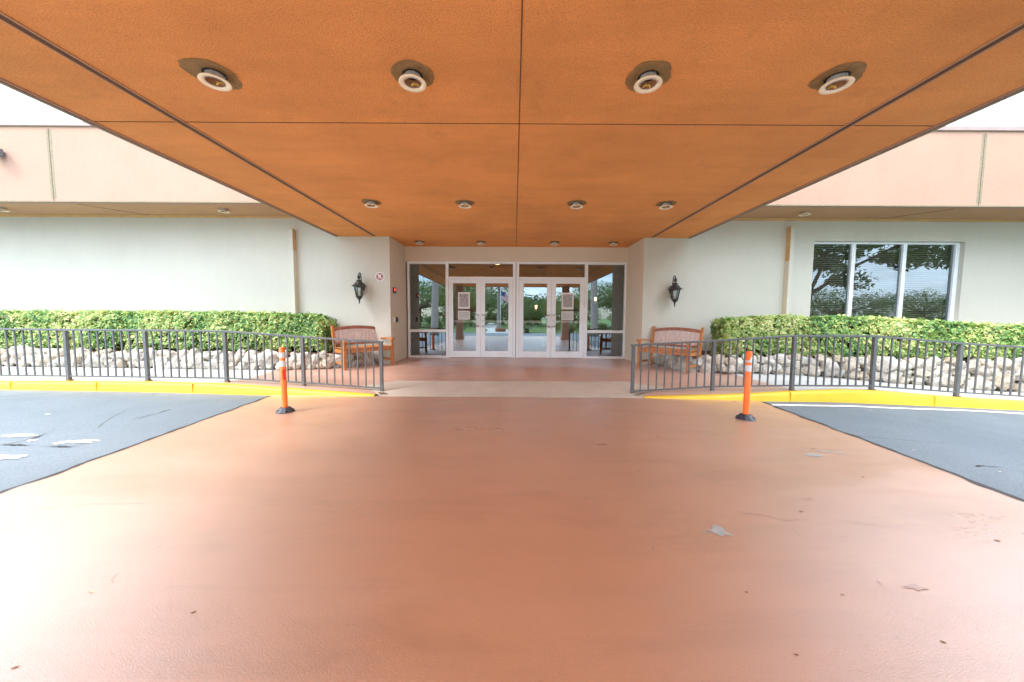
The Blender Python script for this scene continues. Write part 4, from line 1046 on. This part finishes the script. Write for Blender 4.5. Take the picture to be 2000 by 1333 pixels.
# ------------------------------------------------------------------ what the glass reflects: trees behind the camera
def leafcloud(mb, c, rad, n_, size, rn_, flat=.8, mi=0):
    for k in range(n_):
        v = Vector((rn_.gauss(0,1),rn_.gauss(0,1),rn_.gauss(0,1))).normalized()*rn_.random()**.4
        p = Vector(c)+Vector((v.x*rad,v.y*rad,v.z*rad*flat))
        d_ = Vector((rn_.gauss(0,1),rn_.gauss(0,1),rn_.gauss(0,1))).normalized(); e_ = d_.cross(Vector((rn_.gauss(0,1),rn_.gauss(0,1),rn_.gauss(0,1)))).normalized()
        s_ = size*rn_.uniform(.6,1.3)
        mb.add([p-d_*s_, p+e_*s_*.45, p+d_*s_, p-e_*s_*.45], [(0,1,2,3)])
def tree(loc, h_, cr_, label, seed, n_=26, leaves=170, size=.13, trunk_h=.35):
    rn_ = random.Random(seed); L0 = Vector(loc)
    T = thing('broadleaf_tree', label, 'tree', loc, 0, 'trees on the lawn behind the camera')
    tk = MB(); top = L0+Vector((rn_.uniform(-.3,.3),rn_.uniform(-.3,.3),h_*trunk_h)); tk.tube([L0, L0.lerp(top,.5)+Vector((.05,.05,0)), top], [h_*.035,h_*.028,h_*.024], 10)
    fo = MB()
    for k in range(n_):
        a_ = rn_.random()*6.28; r_ = cr_*math.sqrt(rn_.random()); zz = h_*(trunk_h+.08)+ (h_*(1-trunk_h)-cr_*.3)*rn_.random()*math.sqrt(max(0,1-(r_/cr_)**2*.85))
        c = L0+Vector((math.cos(a_)*r_,math.sin(a_)*r_,zz)); mid = top.lerp(c,.5)+Vector((0,0,-.15*cr_*.3))
        tk.tube([top-Vector((0,0,.2)), mid, c], [h_*.014,h_*.009,.015], 6, 0, False)
        leafcloud(fo, c, cr_*rn_.uniform(.24,.4), leaves, size, rn_, .7)
    obj('trunk', tk, 'trunk', T); obj('crown', fo, 'tree_leaf', T); return T
# big oak whose boughs hang in the window's reflection
rn2 = random.Random(21)
oakc = Vector((20.5,-8.5,0))
T = thing('oak_tree', 'large spreading oak with low hanging boughs across the drive', 'tree', oakc)
tk = MB(); fo = MB(); tk.tube([oakc, oakc+Vector((.2,0,1.6)), oakc+Vector((.5,.1,3.2))], [.42,.34,.3], 12)
for k in range(150):
    a_ = rn2.random()*6.28; r_ = 12*math.sqrt(rn2.random()); zz = 5.3+1.6*rn2.random()+ (1-(r_/12)**2)*3.5*rn2.random()
    c = oakc+Vector((math.cos(a_)*r_,math.sin(a_)*r_,zz-1.0*rn2.random()**2)); st_ = oakc+Vector((.5,.1,3.0))
    if k % 13 == 0: tk.tube([st_, st_.lerp(c,.25)+Vector((.2,0,.9)), st_.lerp(c,.55)+Vector((-.3,.2,1.1)), c], [.14,.08,.045,.01], 7, 0, False)
    leafcloud(fo, c, rn2.uniform(.8,1.6), 260, .17, rn2, .6)
obj('trunk', tk, 'trunk', T); obj('crown', fo, 'tree_leaf', T)
t1 = tree((47,-34,-.06), 6.6, 4.6, 'round green tree beyond the oak on the lawn', 31, 30, 200)
t2 = tree((61,-35,-.06), 7.0, 5.5, 'wide green tree on lawn at the far right behind the camera', 32, 30, 200)
t3 = tree((3,-36,-.06), 4.3, 4.2, 'green tree at the end of the lawn straight behind', 33, 30, 200)
names = ('green tree on the lawn just left of the path','tall green tree at middle left of lawn','broad green tree far left on lawn','green tree right of the lawn centre','green tree on the lawn just left of the oak','farthest left green tree on the lawn','second row tree behind the path','second row tree left of the path','second row tree right of the lawn centre','second row tree far left','leafy tree between lawn centre and oak','second row tree behind the oak')
for k, (x,y,s) in enumerate(((-6,-32,1.0),(-13,-30,1.15),(-21,-31,1.3),(10,-33,1.1),(27,-32,1.0),(-33,-33,1.3),(-2,-44,1.3),(-10,-43,1.5),(7,-45,1.4),(-27,-44,1.5),(18,-34,1.15),(32,-46,1.4))):
    dup((t1,t2,t3)[k%3], (x,y,-.06), k*1.3, names[k], (s,s,s))
sh = MB()
for k in range(420):
    x_ = rnd.uniform(-75,85); leafcloud(sh, (x_,-50+rnd.uniform(-2,2),rnd.uniform(.2,2.6)*(1+.25*noise.noise(Vector((x_*.15,0,0))))), 1.1, 60, .28, rnd)
tag(obj('woodland', sh, 'tree_leaf'), 'dense distant wood closing the far side of the lawn', 'wood', None, 'stuff')
def palm(loc, h_, label, seed, rt=.2, lean=.2, nf=22, fl_=2.0):
    rn_ = random.Random(seed); L0 = Vector(loc); T = thing('palm_tree', label, 'palm tree', loc, 0, 'palms behind the camera')
    top = L0+Vector((lean,0,h_)); mb = MB(); mb.tube([L0, L0+Vector((0,0,.3)), L0.lerp(top,.5), top], [rt*1.5,rt*1.1,rt,rt*.7], 14); obj('trunk', mb, 'palm_trunk', T)
    fo = MB()
    for k in range(nf):
        a_ = 2*math.pi*k/nf*2.4+rn_.random()*.3; el = rn_.uniform(-.5,1.2); d_ = Vector((math.cos(a_),math.sin(a_),0)); pts = []
        for i in range(9):
            t_ = i/8; pts.append(top+d_*fl_*t_*math.cos(el*.6)+Vector((0,0,fl_*(math.sin(el)*t_-.75*t_*t_))))
        sd = d_.cross(Vector((0,0,1)))
        for i in range(8):
            for m_ in range(3):
                q = pts[i].lerp(pts[i+1], m_/3); t_ = (i+m_/3)/8; ll = fl_*.30*math.sin(math.pi*min(1,.15+t_*.85))
                for s in (-1,1):
                    tip = q+sd*s*ll+d_*ll*.5-Vector((0,0,ll*.45)); fo.add([q, q+d_*.05, tip], [(0,1,2)])
    obj('crown', fo, 'palm_leaf', T)
palm((-5.7,-6.8,0), 7.5, 'grey trunked royal palm behind the camera left of canopy', 1, .24, .2, 22, 2.4)
palm((6.0,-6.6,0), 7.5, 'grey trunked royal palm behind the camera right of canopy', 2, .24, -.2, 22, 2.4)
palm((-1.4,-16,0), 4.6, 'short palm by the path on the lawn', 3, .14, .1, 26, 1.7)
palm((5.5,-13.5,-.05), 3.0, 'low bushy palm beside the lawn', 4, .14, .0, 26, 1.7)
T = thing('cycad', 'low spiky cycad plant at the lawn edge behind the camera', 'plant', (1.3,-12.2,0))
fo = MB(); rn3 = random.Random(9)
for k in range(60):
    a_ = rn3.random()*6.28; el = rn3.uniform(.1,1.3); d_ = Vector((math.cos(a_),math.sin(a_),0)); q0 = Vector((1.3,-12.2,.3)); sd = d_.cross(Vector((0,0,1)))
    for i in range(12):
        t_ = i/12; q = q0+d_*1.3*t_*math.cos(el)+Vector((0,0,1.3*(math.sin(el)*t_-.5*t_*t_)))
        for s in (-1,1): fo.add([q,q+d_*.04,q+sd*s*.2+d_*.1+Vector((0,0,-.03))], [(0,1,2)])
obj('fronds', fo, 'palm_leaf', T)
mb = MB(); mb.lathe([(.2,0),(.22,.2),(.15,.35),(0,.36)], (1.3,-12.2,-.05), 12); obj('stem', mb, 'trunk', T)
# flagpole
fp = Vector((-1.1,-14.5,0))
T = thing('flagpole', 'slim white flagpole standing by the lawn path', 'flagpole', fp)
mb = MB(); mb.tube([fp, fp+Vector((0,0,7))], [.045,.03], 10); obj('pole', mb, 'white_al', T)
mb = MB(); mb.lathe([(.0,0),(.5,0),(.5,.3),(.45,.3),(.45,.2),(0,.2)], fp, 20); obj('planter_base', mb, 'terracotta_pot', T)
mb = MB()
for r in range(13):
    n_ = 12; vs = []
    for i in range(n_+1):
        t_ = i/n_; xx = t_*1.1; zz0 = 3.75-r*.055-.75*t_*t_; yy_ = .07*math.sin(t_*7)
        vs += [(fp.x+xx*.75+.04,fp.y+yy_,zz0),(fp.x+xx*.75+.04,fp.y+yy_,zz0-.055)]
    for i in range(n_): mb.add([vs[2*i],vs[2*i+2],vs[2*i+3],vs[2*i+1]], [(0,1,2,3)], 2 if (r < 7 and i < 5) else r % 2)
tag(obj('flag', mb, ['flag_red','flag_white','flag_blue']), 'red white and blue striped flag hanging on the white pole', 'flag')
sh = MB()
for k in range(40): leafcloud(sh, (rnd.uniform(-12,-3.6),-11.8+rnd.uniform(-.3,.3),rnd.uniform(.3,1.0)), .4, 60, .09, rnd)
tag(obj('shrub_row', sh, 'tree_leaf'), 'row of green shrubs along the lawn edge left behind the camera', 'shrub')
sh = MB()
for k in range(40): leafcloud(sh, (rnd.uniform(3.5,13),-11.8+rnd.uniform(-.3,.3),rnd.uniform(.3,.7)), .4, 60, .09, rnd)
tag(obj('shrub_row', sh, 'tree_leaf'), 'row of green shrubs along the lawn edge right behind the camera', 'shrub')

# ------------------------------------------------------------------ light
SE, SA = R(52), R(215)      # elevation; direction the sun stands (math angle of its horizontal vector)
w = bpy.data.worlds.new('World'); scn.world = w; w.use_nodes = True
nt = w.node_tree; bg = nt.nodes['Background']
sky = nt.nodes.new('ShaderNodeTexSky'); sky.sky_type = 'NISHITA'; sky.sun_disc = False
sky.sun_elevation = SE; sky.sun_rotation = R(90)-SA; sky.air_density = 1.0; sky.dust_density = .8; sky.ozone_density = 1.0
tc = nt.nodes.new('ShaderNodeTexCoord')
mp = nt.nodes.new('ShaderNodeMapping'); mp.inputs['Scale'].default_value = (1,1,3.0); L(nt, tc.outputs['Generated'], mp.inputs[0])
cn_ = nz(nt, 1.7, 7, .6, .3, mp.outputs[0])
sp_ = nt.nodes.new('ShaderNodeSeparateXYZ'); L(nt, tc.outputs['Generated'], sp_.inputs[0])
ad = N(nt, 'ShaderNodeMath'); ad.operation = 'MULTIPLY_ADD'; L(nt, sp_.outputs[2], ad.inputs[0]); ad.inputs[1].default_value = .42; L(nt, cn_, ad.inputs[2])
cf = ramp(nt, ad.outputs[0], ((.50, 0.05), (.72, .95)))
mx = nt.nodes.new('ShaderNodeMix'); mx.data_type = 'RGBA'
L(nt, cf, mx.inputs[0]); L(nt, sky.outputs[0], mx.inputs[6]); mx.inputs[7].default_value = (14.0, 15.1, 16.8, 1)
L(nt, mx.outputs[2], bg.inputs[0]); bg.inputs[1].default_value = .13
sl = bpy.data.lights.new('sun', 'SUN'); sl.energy = 1.3; sl.angle = R(16); sl.color = (1,.95,.87)
so = bpy.data.objects.new('sun', sl); COL.objects.link(so)
dirv = Vector((math.cos(SA)*math.cos(SE), math.sin(SA)*math.cos(SE), math.sin(SE)))
so.rotation_euler = dirv.to_track_quat('Z','Y').to_euler(); so.location = dirv*50

scn.view_settings.view_transform = 'Standard'; scn.view_settings.look = 'None'
scn.view_settings.exposure = 1.6; scn.view_settings.gamma = 1
scn.render.engine = 'CYCLES'
scn.cycles.max_bounces = 10; scn.cycles.diffuse_bounces = 6; scn.cycles.transparent_max_bounces = 12
